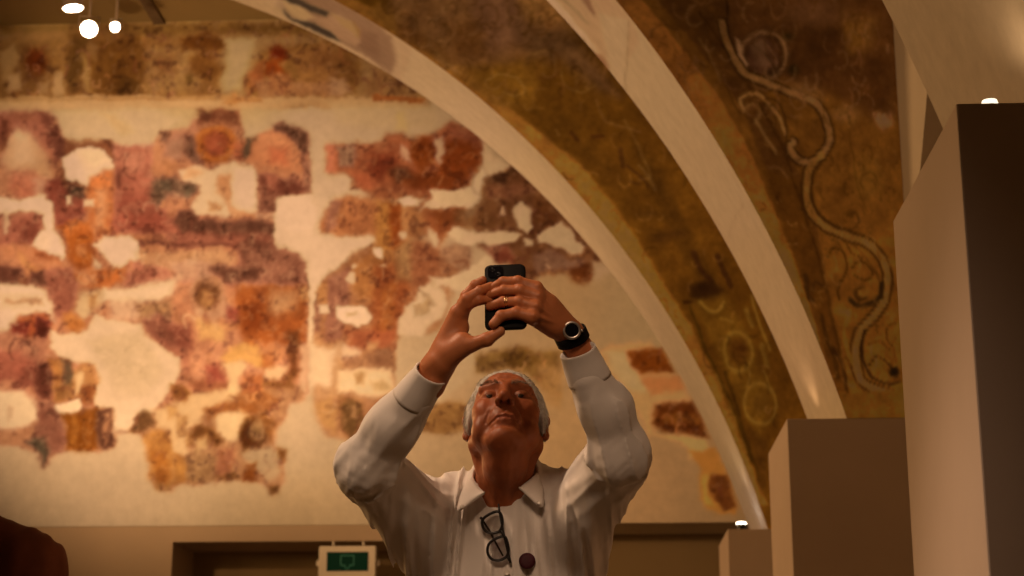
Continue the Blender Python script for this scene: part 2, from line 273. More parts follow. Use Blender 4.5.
MURAL = """
# ---- top register
P a07444 3 -60,20 430,20 430,104 -60,104
P 6e4a1c 3/.8 -60,22 300,22 330,34 240,34 120,38 -60,34
P 8a5c2c 3 -10,40 20,32 90,30 150,36 215,34 222,50 216,75 224,98 -10,100
P 7c5226 3 0,60 20,44 60,40 62,80 40,95 0,100
P a0703c 2 0,52 14,44 20,56 10,80 0,84
E 5a2408 36 62 11 13 3
P 4c3010 3/.7 70,34 90,36 84,70 74,92 66,80
P 6a4014 3/.8 90,40 140,36 150,60 140,92 96,96 88,70
P 5a3410 3/.9 112,58 128,60 126,92 112,94
P 4a2c0e 2/.7 120,76 138,80 142,96 118,98
P b08044 2/.7 82,52 88,66 90,92 84,94 82,70
P 9c7040 3/.7 86,38 98,46 96,60 88,54
P c08a54 2/.8 52,74 64,72 66,94 54,96
P b88450 2/.8 8,76 20,74 22,90 8,94
P a87848 2/.8 38,82 50,78 50,94 38,94
P 9a6e3c 4 144,50 196,46 208,66 196,92 146,96
P 8a5c30 3/.8 150,56 180,50 176,74 152,78
P 5e3410 2 180,37 208,34 222,40 222,48 206,50 184,50
P 75481c 3 200,50 212,50 214,62 224,66 222,76 206,80 192,72 190,58
E 5a3c18 189 79 4 5 2 .8
P b08c58 3 226,40 256,38 252,52 246,70 240,90 224,92 222,78 226,70
P 8a5c28 3/.8 262,50 300,44 330,40 352,44 362,56 360,80 356,96 250,98 246,84
E 6a2008 278 54 9 8 2.5
P 8c3c10 2.5 264,62 280,60 284,74 272,78 264,74
P a85c30 3/.9 248,72 262,62 264,84 250,86
P 9a6434 3/.8 292,54 320,44 346,56 344,84 300,84
E 7c5024 345 70 10 12 3 .7
P b4784c 2/.8 256,82 280,78 310,82 340,80 344,96 258,98
P a8683c 2/.8 270,72 290,74 290,92 270,92
P 96683c 3/.9 366,80 380,70 404,84 412,94 362,98
P b8845a 2/.8 330,76 344,78 352,94 330,96
# ledge line under the top register
P cc945c 1.5 -60,100 90,96 430,97 430,108 -60,110
P b07840 1.5/.8 -60,98 140,98 200,96 240,96 240,100 -60,102
P a85c28 1.2 374,96 426,97 425,102 374,101
P b06c34 2/.7 232,96 262,97 262,103 220,104
# ---- middle field base: bare plaster with left body of paint
P dcae78 3/.6 50,112 150,108 180,120 150,146 60,142
P d89c5c 3/.5 100,112 116,114 134,132 122,134
P d8a870 3/.6 330,104 440,104 436,130 340,124
P e2ac5c 3/.5 398,112 406,112 406,132 396,130
# big left painted body
P c88058 2 -60,110 50,112 58,124 68,144 112,142 150,150 158,140 160,132 186,130 194,120 205,112 238,110 240,124 246,138 254,136 272,128 280,122 296,128 308,134 311,192 300,196 276,196 274,216 280,236 300,252 306,262 308,300 308,392 304,398 290,404 284,420 276,430 272,458 284,460 284,482 274,494 264,484 240,478 220,482 206,480 198,484 182,482 172,492 158,490 150,474 146,440 138,432 122,430 112,434 112,446 96,452 76,450 60,452 44,466 38,452 14,444 -60,450
P a8744c 2/.9 150,412 190,394 240,384 306,384 304,398 290,404 284,420 276,430 272,458 284,460 284,482 274,494 264,484 240,478 220,482 206,480 198,484 182,482 172,492 158,490 150,474 146,440 138,432
P ac7450 2/.9 -60,396 20,400 60,404 110,410 112,446 96,452 76,450 60,452 44,466 38,452 14,444 -60,450
P b0644c 3/.8 -20,112 46,112 54,124 66,146 60,160 40,168 20,150 0,142 -20,150
P 6e3a30 2.5/.9 38,112 50,113 58,126 68,146 66,158 56,160 52,140 44,124
P 5c2c1c 3/.8 0,118 8,120 10,146 4,150 0,150
P 8a5038 3/.6 10,112 36,112 38,122 14,120
P dc9c68 3 16,128 30,132 44,150 54,172 52,186 30,182 10,180 4,160 8,140
P e8ac78 3/.8 14,130 26,134 34,160 14,164
P c86c50 3/.7 10,172 34,170 46,184 40,198 20,200 8,190
P e0a078 3/.8 34,180 50,180 50,196 36,198
P 8c4038 2.5 46,182 62,178 72,188 84,196 86,210 76,226 60,228 52,214 48,200
P a85c58 3/.7 54,190 80,196 82,214 58,220
P f0c8a4 1.4 -60,198 0,198 24,200 44,196 54,202 54,214 54,228 50,236 44,234 42,214 20,210 0,214 -60,214
P a85c50 3/.85 0,216 40,214 42,236 38,244 0,244
P 7a3830 3/.7 24,222 40,222 40,238 24,240
P e4b48c 1.5/.8 3,208 8,208 8,234 3,236
# round white patch
P 7c4428 2.5/.8 66,140 112,142 112,164 104,178 84,196 72,200 60,178
P f2caa2 1.4 76,148 92,146 104,152 112,160 112,170 104,176 92,182 86,186 76,182 68,180 62,168 62,158 70,154
P 54403c 2 70,186 84,188 84,196 78,198 70,194
P d2743c 3 90,178 112,168 114,230 100,238 90,220 86,200
P e8a06c 3/.7 96,188 108,188 106,226 96,232
P f0c090 1.5/.9 82,198 94,198 94,205 84,206
P f0c898 1.2/.9 66,196 72,196 72,204 66,204
P d07030 2.5 58,228 70,220 90,222 94,236 88,246 66,244
E a85020 84 238 9 7 2 .8
# left middle
P b4605c 3/.8 116,148 152,146 154,178 150,200 140,214 116,210
P c07868 3/.7 118,150 148,152 144,172 120,176
P 6c3838 2/.7 116,168 122,170 120,190 116,190
P 9c4c50 3/.7 118,196 150,194 166,210 164,228 118,228
P a85048 3/.6 112,214 160,214 200,224 200,232 112,234
P 5c5050 3/.7 152,182 162,182 166,198 158,206 152,200
P d08454 3/.9 156,140 174,142 180,158 184,170 170,176 150,178 152,150
P 6c4838 2/.8 160,132 170,134 166,142 160,142
P b07c6c 3/.8 164,140 182,138 188,150 178,160 166,156
P 7c5450 2.5/.9 184,138 194,136 196,152 200,166 190,160 184,150
# halo figure
E c06828 216 144 20 19 2
E 9c4c2c 217 142 13 13 3 .95
E b4583a 217 147 8 10 3 .8
E c87434 216 144 17 16 1.5 .8 0 3
P 38201c 2 200,112 210,112 208,120 200,120
P 6e3a24 3/.8 198,110 236,110 238,126 226,124 214,120 200,124
P d87048 3/.8 232,146 242,144 242,158 236,160
P 584838 2 248,138 258,136 252,150 244,158 242,152
P e08a58 2.5 258,134 272,128 288,134 296,148 302,166 298,172 280,168 262,166 248,160 250,146
P d87048 3/.8 268,148 288,148 286,164 270,162
P 68404c 2 274,124 284,122 296,128 306,134 308,152 302,156 296,144 286,132 276,130
P a87060 2/.8 302,158 310,160 310,192 304,194
P 74544e 3/.9 154,178 176,178 198,182 200,190 190,196 170,196 156,192
P 5c4c48 3/.8 156,182 172,180 170,190 158,190
P 6c5c54 3/.7 184,184 196,186 194,194 184,196
P f0bc88 2 180,172 196,166 210,170 232,162 252,164 258,176 256,196 260,208 252,216 236,214 224,218 208,214 196,216 190,206 200,194 200,186 184,180
P e89c60 2.5/.8 188,168 202,172 196,178 184,178
P e09058 2.5/.8 218,178 234,174 232,196 226,204 216,190
P f4cc9c 2.5/.9 236,168 256,168 256,208 240,210 232,196
P e89860 2/.8 226,198 234,206 246,212 258,216 256,220 230,216
P d08850 2/.7 208,200 222,206 220,212 208,210
P 7c4048 2.5 258,176 268,174 278,178 296,176 302,188 300,194 284,196 274,196 262,196
P c07050 2/.8 266,176 276,176 276,190 268,192
P 8c5450 2.5 262,194 274,196 282,208 278,214 264,214 258,206
P e8a878 2/.8 254,212 280,212 278,220 256,220
P 6c4048 2.5 178,212 190,210 198,220 236,222 262,220 276,226 276,236 246,238 200,236 182,232 172,222
P 885858 2.5/.7 222,224 246,222 244,234 222,236
P a05850 2.5/.7 166,232 276,234 276,248 166,246
P f0c498 1.3 276,200 290,194 312,193 312,236 322,234 330,236 376,234 374,242 352,250 342,262 332,272 320,280 316,290 314,340 309,340 308,262 300,254 278,248 272,236 276,214
E f2c89c 296 214 20 18 1.5
# white patches row 2 left
P f2cca4 1.4 36,238 42,230 54,232 62,242 66,254 62,262 54,260 48,254 38,250 32,246
P b45c20 2.5 68,236 76,232 92,236 94,254 90,268 78,268 68,258
E e0945c 82 250 7 7 2 .7
E 9c4c20 82 256 12 11 2 .6 0 3
P f2caa0 1.4 94,246 104,236 116,238 130,236 138,242 140,252 142,258 130,262 118,270 108,262 102,254 98,248
P e8b888 1.5/.9 92,256 100,264 100,270 94,270
P d88454 2.5/.8 0,244 30,246 60,262 66,272 28,276 20,262 4,258
P 9c4c28 2/.7 34,252 60,258 60,263 34,258
P 6c3c34 2.5 -30,262 20,266 26,280 20,286 -30,286
P dc9050 2.5/.9 20,252 30,266 44,272 66,272 66,278 30,276 22,264
P 603430 2.5 30,272 44,270 50,284 40,286 30,282
P a8605a 2.5 46,272 70,268 76,284 74,296 70,312 60,318 54,310 50,292
P cc6c30 2.5/.9 74,274 100,270 130,266 122,282 100,290 80,284
P e09868 2.5/.8 80,272 96,274 96,284 80,284
P c07060 2.5/.7 130,262 166,256 170,280 124,286
P 9c5450 2/.7 140,268 158,268 156,276 140,278
P 6e382e 1.4/.8 140,240 200,243 240,244 240,247 200,247 140,245
P dc9c68 3/.8 136,252 220,248 236,256 230,272 160,268 140,262
P f2ccA0 2.5/.9 -30,286 28,284 44,288 52,302 54,322 46,316 36,312 20,314 10,332 -30,336
P e4ac78 2.5/.8 0,294 40,294 44,306 0,308
P c48454 1.5/.6 6,298 16,300 44,296 46,304 34,304 20,304 6,304
P a8502c 2.5 18,316 36,314 50,314 52,324 44,338 20,336 10,332
P 6c2430 2.5 12,324 28,324 26,334 14,336
P 5c2430 2 38,318 50,320 48,330 44,342 38,336
P c87c3c 2.5/.9 62,314 72,310 84,320 86,328 74,334 64,328
E b46830 74 326 7 6 2 .8
P e0b078 2/.9 78,292 106,288 106,300 92,312 84,320 76,308
P c08048 2/.7 88,296 98,294 96,304 92,310
P f0c090 3 104,290 170,280 190,276 196,262 186,266 176,280 170,296 160,300 140,302 118,304 104,300
P e4ac80 3/.8 108,300 140,300 142,320 110,320
P b08458 3/.8 136,304 170,300 170,322 142,320
P 8c5048 2.5 142,322 156,312 170,318 186,334 184,350 166,344 150,336
# middle right of the left body, purple bands
P 6c3c50 3/.85 238,250 246,236 262,242 276,246 278,252 262,262 250,270 240,262
P a86c60 3/.8 250,252 274,246 300,256 306,260 306,280 270,284 240,280
P 8c5454 3/.7 272,252 302,258 300,282 276,282
P 5e3444 2.5/.9 208,266 238,268 262,268 258,280 226,284 212,274
P 8c4c58 2.5/.7 184,266 196,266 190,280 184,280
P dc9c78 3/.8 170,262 208,262 212,276 200,284 176,278
P c89068 2.5/.8 200,272 220,282 226,300 232,320 220,330 196,320 190,290
E 6c3c20 207 295 12 13 2 .95
E c08450 207 298 6 9 2 .9
P 7c3c30 2/.7 206,312 212,326 208,330 203,316
P b06c48 2.5/.8 216,318 240,312 240,326 220,328
P 8c3c44 2.5/.9 226,308 240,308 238,322 228,320
P 9c4c1c 3/.9 236,286 306,286 306,340 250,348 240,330 234,300
P c08458 3/.8 270,290 300,288 296,310 276,318 268,310
P 7c3410 3/.8 244,300 262,306 262,330 244,330
P 583018 2.5/.8 288,332 300,330 300,346 290,346
P d89c60 1.5/.8 300,286 308,286 308,300 300,300
E c0885c 282 304 13 7 2.5 .7 -.5
P e0a058 3/.8 196,318 226,326 224,340 200,338
P 8c4438 3/.7 170,326 190,324 192,350 176,346
P a05c48 3/.6 150,336 190,350 190,372 156,350
# plaster patch lower left
P e0b280 1.6 50,330 64,334 86,332 96,312 108,318 140,324 146,336 158,344 168,352 180,358 182,370 172,388 158,402 150,414 144,424 136,414 128,430 112,432 112,408 98,408 92,398 98,380 94,366 84,362 72,362 60,358 50,348
P cca070 4/.6 84,340 140,330 170,372 150,400 110,400 100,370
# lower left pieces
P bc7858 3 -30,334 10,334 44,340 48,358 40,372 0,372 -30,372
P 7c3c38 3/.8 14,366 38,362 38,384 16,390
P a85848 3/.8 -10,352 20,350 36,366 12,380 -10,384
P 5c2c28 2.5 38,362 50,362 54,386 50,400 36,400 34,380
P b07038 2.5 50,360 62,360 62,402 54,402
P 5c4430 2.5 62,360 72,362 76,374 70,388 62,384
P 8c5c30 2.5/.8 56,386 76,380 78,400 56,402
P c08048 2.2 74,372 84,362 92,364 98,380 94,400 84,404 76,396
P e4ac70 2/.9 74,376 82,370 84,384 76,396
P 7c3c1c 2.5/.8 82,386 94,388 92,402 82,404
P f2cca0 1.3 52,406 66,404 82,400 82,410 66,413 54,412
P ecbc8c 2.5 -30,392 20,392 32,400 38,416 30,424 14,430 -30,430
P c08c60 1.5/.7 8,404 16,408 14,418 8,424
P b87850 2.5/.9 -30,430 30,426 36,444 16,444 -30,448
P 8c5448 2.5 36,402 54,404 60,420 66,440 60,452 46,456 38,440 38,420
P 504040 2.5 26,440 44,438 50,452 44,466 38,452
P 84440c 2 62,412 82,412 98,406 96,448 84,454 66,450 66,430
P b06c28 2/.8 72,414 78,412 78,448 70,446
P a05c20 2/.7 86,412 92,412 92,450 86,450
P 5c3424 2 96,410 112,408 112,446 100,448 96,430
P b87c54 1.5/.9 102,414 109,412 108,430 104,444
P 704828 2 138,414 148,412 154,424 140,430 128,432
P a87858 1.8 112,428 128,430 128,432 112,433
# lower middle body
P d8a068 2.5 152,410 166,404 176,400 186,394 210,392 232,384 234,396 222,404 206,414 200,424 192,430 188,454 176,456 170,450 168,430 156,428
P b87c40 2/.6 164,402 176,406 178,416 168,420
P b07840 2/.6 176,416 188,416 188,436 178,438
P 8c5428 2 170,384 182,384 190,394 184,402 172,398
P 8c4c30 2.5/.8 184,376 196,380 228,382 232,388 196,390
P b87838 2.5 144,434 156,430 170,432 174,452 188,458 190,480 172,486 160,488 150,476
P 9c5820 2.5/.8 150,450 166,452 170,484 158,488
P a87840 2/.7 156,484 172,484 170,492 158,492
P 9c7048 2.5 184,458 196,450 214,456 220,480 200,482 186,480
P 74441c 2.5 190,434 200,426 212,428 222,438 216,446 204,436 196,444 188,444
P c8945c 2.5 194,440 206,436 208,450 196,452
P 5c3010 2.5/.7 212,434 222,440 218,446 210,442
P dca870 2.5 214,416 240,408 252,414 250,426 240,440 226,440 218,430
P 8c4c20 2.5/.9 204,410 222,404 250,398 262,412 252,416 240,410 222,412 208,420
P 9c5c40 2/.8 218,450 234,448 232,474 214,476
E 4a2408 253 432 14 15 2.5
E a87c54 257 431 8 11 2 .95 .3
E 7c5830 256 431 5 7 1.5 .6
P 4c2408 2.5/.9 240,438 256,440 252,450 242,452
P b08c64 2/.8 240,452 250,464 262,474 276,470 280,456 270,446
P 7c3c10 2/.9 246,466 256,464 256,482 244,480
P 6c4420 2/.8 216,476 236,472 240,478 226,482
P b88c60 1.5/.9 262,474 274,468 282,470 276,478 266,480
P 5c3818 2 268,486 278,486 278,494 270,494
P 6c3c18 2 276,448 284,450 284,460 278,458
# figure with domed hat in the lower middle body
P d8944c 2 222,358 230,346 246,340 258,346 264,356 266,366 256,368 240,362 228,366
P dca66c 2 224,364 240,360 246,368 238,380 240,392 230,400 226,390 228,378
P b86838 2.5 244,376 262,374 262,394 244,394
P 8c4418 2.5/.8 262,356 274,350 276,370 264,372
P dca26c 2 264,370 272,366 286,368 286,376 276,380 264,378
P 74441c 2.5/.8 262,380 284,380 292,368 298,372 290,388 262,388
P 8c4c20 2.5/.7 230,396 268,392 280,400 270,412 240,400
P 5c2c10 2.5/.8 286,346 298,344 298,374 290,372
P 8c3830 3/.8 206,366 218,364 224,380 208,382
P c07848 3/.7 256,344 284,346 284,360 268,362
P 744018 2.5/.8 244,418 268,412 276,424 270,440 262,420
P d8a070 2/.7 300,344 308,344 306,392 300,390
# ---- right body, columns x 312-420
P b87a4e 2.4 322,280 334,270 342,264 354,252 376,242 376,236 404,238 420,240 460,270 440,330 396,340 396,352 398,382 400,400 366,424 356,440 344,440 326,434 318,420 314,402 314,340 314,300
P b0603c 2.5 327,148 340,143 350,146 358,142 370,144 380,142 386,136 400,134 412,140 420,138 430,136 440,130 452,122 462,126 474,132 486,142 482,152 484,160 476,166 474,176 468,184 462,190 464,198 470,208 440,210 420,200 400,196 380,200 366,190 352,188 352,178 344,172 330,174 326,160
P e0805a 2/.9 327,146 336,144 336,172 328,172
P a07c70 2/.8 338,146 356,146 354,168 340,166
P 843820 3/.95 372,154 392,154 398,162 392,172 376,180 368,170
P 8c4014 2.5 410,140 430,138 436,148 432,162 422,170 410,158
P 8a3c10 3/.9 440,140 470,140 482,152 476,170 450,180 436,170
P 843c14 3/.9 390,170 470,172 464,196 430,190 396,186
P a05c44 3/.6 450,124 470,132 482,142 470,142 452,140
P 6c4430 3/.8 392,170 408,168 412,178 396,182
P e0a07c 2 400,144 408,148 412,162 406,160 400,152
P d8a080 1.8 436,138 444,136 444,152 438,164 434,156
P d47048 2.5/.8 354,174 372,174 372,188 358,186
P c07850 2.5/.6 376,142 388,140 386,152 376,154
P a8603c 2/.7 364,188 400,182 420,192 396,202 370,198
P c87c4c 2.5 318,224 330,208 336,198 350,196 364,196 386,200 392,214 390,234 340,235 322,234
P a86c58 2/.8 332,200 340,200 336,228 328,234 326,220
P c88440 3 376,200 392,204 396,236 392,260 376,250
P 9c4818 2.5 388,204 402,204 406,240 396,262 390,240
P b87848 3 400,196 424,196 430,220 420,240 404,238
P f0c8a0 1.4 398,200 410,196 424,200 422,206 402,207
P 96502c 3 420,202 440,206 462,206 470,214 464,226 440,240 424,234 424,214
P 7c3c18 3/.8 432,208 460,210 466,220 440,226
P b8743c 3/.8 354,260 380,250 392,262 384,300 360,300 350,280
P 9c6058 3/.85 330,278 348,268 348,300 340,340 328,340 326,300
P c08048 2/.7 316,286 328,280 328,306 318,306
P 7c4840 2/.6 314,302 320,306 320,330 314,330
P a05028 3/.9 376,266 400,262 412,290 396,340 374,340 370,310
P b0642c 3/.7 380,290 396,280 392,330 380,336
P b48454 3/.85 394,250 412,240 412,282 396,280
P 9c5838 3/.8 412,244 440,240 440,280 424,286 412,300
P 9c6448 3/.6 440,246 470,244 470,268 440,276
P f2caa0 1.3 337,306 350,305 364,306 372,316 368,324 358,328 344,324 337,318
P c8905c 1.5/.8 348,311 358,312 358,316 348,317
P f0c498 1.3/.9 318,306 328,306 328,314 318,314
E f4cca0 379 252 5 5 1.2
E f0c498 351 278 4 5 1.2 .9
E f0c498 354 266 3 3 1.2 .8
E e8b888 384 266 3 2 1 .8
E f0c498 402 236 4 5 1.4 .8
E ecbc90 432 236 4 9 1.4 .8 -.4
P e8b088 2 334,346 346,344 360,350 358,360 340,360 332,356
P b8603c 2.5/.8 344,330 396,330 396,350 350,348
P d89c60 2/.8 366,342 378,344 376,350 366,350
P c88c58 3/.8 314,340 344,344 340,400 316,400
P ecb888 2.5/.8 310,344 334,350 330,386 312,384
P 9c6848 2.5/.9 342,358 358,356 376,350 396,350 396,368 386,372 360,368 344,368
P ecb47c 2.2 338,370 392,368 396,390 380,396 356,394 338,392
P b07840 1.8/.7 354,374 366,374 364,384 356,384
P b08048 1.8/.6 372,382 384,380 392,388 376,390
P a06c3c 2/.8 338,396 348,398 344,412 338,410
P 704c28 2.5 342,404 352,398 362,402 366,418 352,440 342,430
P b88454 1.5/.8 350,404 358,404 356,418 350,416
P c08448 2/.8 314,402 330,398 338,410 336,434 326,428 318,418
# pale ring figure by the hand
P e8b88c 2 414,300 420,288 432,282 444,290 446,304 440,318 428,326 420,338 410,340 398,334 398,318 404,308
P b48450 1.5/.6 412,306 428,300 430,312 412,318
P a07448 1.5/.5 418,290 430,294 436,306 428,306
P ecbc90 1.5 430,278 450,278 462,272 480,262 492,248 494,264 486,280 470,290 454,292 448,286 436,286
P d0a070 1.8 398,340 400,334 420,338 434,334 440,346 426,380 404,388 400,400 396,372
P 946636 2.5/.95 408,412 430,404 460,402 476,410 476,430 440,434 412,430
P ac7a4a 2/.8 414,408 430,410 426,420 414,420
P e0b080 2 400,386 440,380 440,400 410,408 400,402
P 86602e 2.5/.95 474,356 500,352 520,346 540,352 560,350 560,376 560,400 545,390 530,376 510,366 490,372 476,370
P 624018 2.5/.9 500,352 530,350 540,362 520,372 506,366
P a87440 2.5/.8 536,366 566,364 560,408 546,400
P c89c6c 3/.8 440,330 474,340 470,380 440,400
# ---- right: dark figure zone 470-600
P 7c4c2c 2.4 484,178 496,174 504,172 510,166 516,168 530,182 560,212 580,234 600,256 604,270 594,276 584,282 572,278 566,272 540,276 530,282 520,300 512,300 510,256 496,256 470,240 474,224 462,216 454,226 458,210 470,206 480,200
P 4c2c18 2/.9 490,178 504,172 514,168 516,172 504,178 506,184 492,184
P a06444 3/.8 486,186 520,184 536,190 520,196 490,198
P 80502c 3/.8 454,214 478,208 490,214 508,224 492,228 456,230
P 946c4c 2.5/.8 472,196 482,202 476,216 464,222 464,212
P 6c3c1c 2.5/.8 534,196 560,206 566,220 548,224 534,222
P e4b488 1.4 514,206 522,200 530,208 531,226 526,232 518,226 514,216
P e0a880 1.3 500,206 504,206 505,214 500,215
P e8b88c 1.4 446,234 452,228 480,231 508,230 520,234 516,240 504,244 490,248 482,242 470,246 456,243
P b07058 2/.8 480,246 500,244 512,250 508,262 490,256
P 84402c 2 492,252 506,248 514,258 512,264 496,262
P e0b088 1.6 522,238 532,240 532,246 524,248
P e8b488 1.4 536,234 548,228 562,222 570,228 576,240 584,246 580,254 572,254 562,246 548,244 538,242
P 8c6450 2.5/.9 534,256 552,248 570,258 590,262 584,272 560,268 536,274
P 5c2c10 2.5 570,268 590,262 594,272 582,282 574,278
P b0845c 2.5 592,262 604,262 612,272 596,282
P e8b88c 1.8 421,210 426,202 432,196 444,200 466,194 476,194 478,204 462,206 440,210 424,208
P f0c49c 1.2 476,176 482,168 484,174 482,184 478,192 474,186
P f2c8a0 1.3 429,192 440,190 450,190 470,188 478,196 474,202 454,206 440,205 434,202
P e8b48c 2 482,140 496,158 510,166 498,172 490,176 484,172 484,160
# ---- far right lower
P b87c48 2 600,350 612,345 650,342 690,400 704,430 690,440 660,428 650,436 642,420 630,400 620,380 596,370
P c88c5c 2.5/.7 604,352 630,352 640,380 650,392 630,392 612,372
P 6e3408 2 628,352 662,348 672,366 674,372 640,374 632,366
P a86030 2.5/.8 640,378 680,376 684,390 650,396
P 5a2a08 2.5 656,406 674,402 690,402 704,420 708,438 690,436 664,432 654,424
P 84501c 2/.7 664,414 700,416 700,424 664,424
P c08448 2/.8 650,434 690,438 706,440 716,460 700,460 690,458 690,448 680,444
P 9c6024 2 690,452 716,448 726,470 738,506 736,514 718,514 706,510 700,498 700,470
P 5c3010 2.2/.9 712,474 726,476 736,506 724,510 714,500 708,488
P b07c34 2/.7 702,476 710,474 706,494 712,506 704,504
"""
def build_mural():
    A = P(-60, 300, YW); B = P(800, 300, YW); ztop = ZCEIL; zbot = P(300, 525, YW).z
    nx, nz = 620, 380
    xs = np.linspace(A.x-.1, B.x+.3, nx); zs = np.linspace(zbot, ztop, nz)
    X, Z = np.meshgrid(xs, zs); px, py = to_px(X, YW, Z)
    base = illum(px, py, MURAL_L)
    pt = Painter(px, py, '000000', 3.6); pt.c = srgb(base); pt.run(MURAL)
    # worn areas in the fresco: fine figure-like flecks inside painted zones only
    img = lin(np.clip(pt.c, 1, 254))
    painted = np.clip((1 - img.mean(-1)/base.mean(-1))*2.2, 0, 1)
    keep = pt.c.copy(); rng = np.random.default_rng(4)
    curls(pt, 900, (-50, 30, 760, 500), ['6c3420', '7c4030', '5c2c20', '8c4c30', '9c5c30', '84503c'], rng, (3, 12), (.8, 2.4), (.25, .6))
    curls(pt, 420, (-50, 30, 760, 500), ['e8b888', 'dca070', 'e09c64', 'd89058'], rng, (2, 8), (.8, 2.2), (.25, .55))
    mk = np.clip(painted*1.5-.12, 0, 1)[..., None]; pt.c = keep*(1-mk)+pt.c*mk
    for sc, am, sd in ((9, .30, 41), (4.2, .28, 47), (20, .30, 53)):
        n = fbm(px, py, sc, 3, sd)
        pt.c *= 1 + (n*am*painted)[..., None]*np.array([.8, 1.05, 1.1])
    n = fbm(px, py, 6, 3, 71); a = np.clip((n-.15)*4, 0, .16)*painted
    pt.c = pt.c*(1-a[..., None]) + (np.array([232, 180, 136])*(base.mean(-1)/.45)[..., None]**.45)*a[..., None]
    n = fbm(px, py, 7, 3, 97); a = np.clip((n-.14)*6, 0, .45)*painted
    pt.c = pt.c*(1-a[..., None]*.6*np.array([.8, 1, .95]))
    pt.mottle(.05, 30, 61)
    pt.c *= 1-np.clip(painted, 0, 1)[..., None]*np.array([.03, .11, .20])
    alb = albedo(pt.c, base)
    idx = np.arange(nx*nz).reshape(nz, nx)
    f = np.stack([idx[:-1, :-1], idx[:-1, 1:], idx[1:, 1:], idx[1:, :-1]], -1).reshape(-1, 4)
    me = bpy.data.meshes.new('wall_back')
    fast_mesh(me, np.stack([X.ravel(), np.full(X.size, YW), Z.ravel()], -1), f)
    set_color(me, alb.reshape(-1, 3))
    o = link('wall_back', me, M_fresco); tag(o, kind='structure')
    return A.x-.1, B.x+.3, zbot
mx0, mx1, zbot = build_mural()

M_recess = mat('shaded_recess_tone', (.27, .20, .11), .8, noise=(2, .06), spec=.1)  # lower wall colour darkened further, the recess's shade painted in
def struct(name, bm, m): return tag(bm_obj(name, bm, m), kind='structure')
# solid wall behind the painted skin, and the plain remainder to both sides
bm = bmesh.new()
add_box(bm, (XL, YW+.004, zbot), (XR+.3, YW+.9, ZCEIL+.3))
struct('wall_rear_masonry', bm, M_plaster)
# lower wall: left part in front, lintel, recessed remainder
xd0 = P(172, 550, YW).x; xd1 = P(470, 550, YW).x; zl = P(300, 541, YW).z
bm = bmesh.new()
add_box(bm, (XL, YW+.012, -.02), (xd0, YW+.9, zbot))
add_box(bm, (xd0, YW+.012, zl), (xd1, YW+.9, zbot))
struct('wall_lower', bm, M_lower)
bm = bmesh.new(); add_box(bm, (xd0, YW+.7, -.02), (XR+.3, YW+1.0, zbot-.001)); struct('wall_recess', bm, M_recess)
bm = bmesh.new(); add_box(bm, (XL, -3, -.2), (XR+.3, YW+1, 0)); struct('floor', bm, M_floor)
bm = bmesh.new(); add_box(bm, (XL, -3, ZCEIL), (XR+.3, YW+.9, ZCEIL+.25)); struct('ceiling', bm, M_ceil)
bm = bmesh.new(); add_box(bm, (XR, -3, 0), (XR+.3, YW, ZCEIL)); struct('wall_right', bm, M_lower)
bm = bmesh.new(); add_box(bm, (XL-.3, -3, 0), (XL, YW, ZCEIL)); struct('wall_left', bm, M_lower)
# ceiling joists running down the hall
k = 0
for px_ in (158,):
    xj = P(160, 21, YW).x
    j = xj
    while j > XL+.5: j -= 1.9
    while j < XR:
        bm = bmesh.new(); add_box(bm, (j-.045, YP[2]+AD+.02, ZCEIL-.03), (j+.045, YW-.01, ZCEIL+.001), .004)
        k += 1; struct('trim_%d' % k, bm, M_beam); j += 1.9

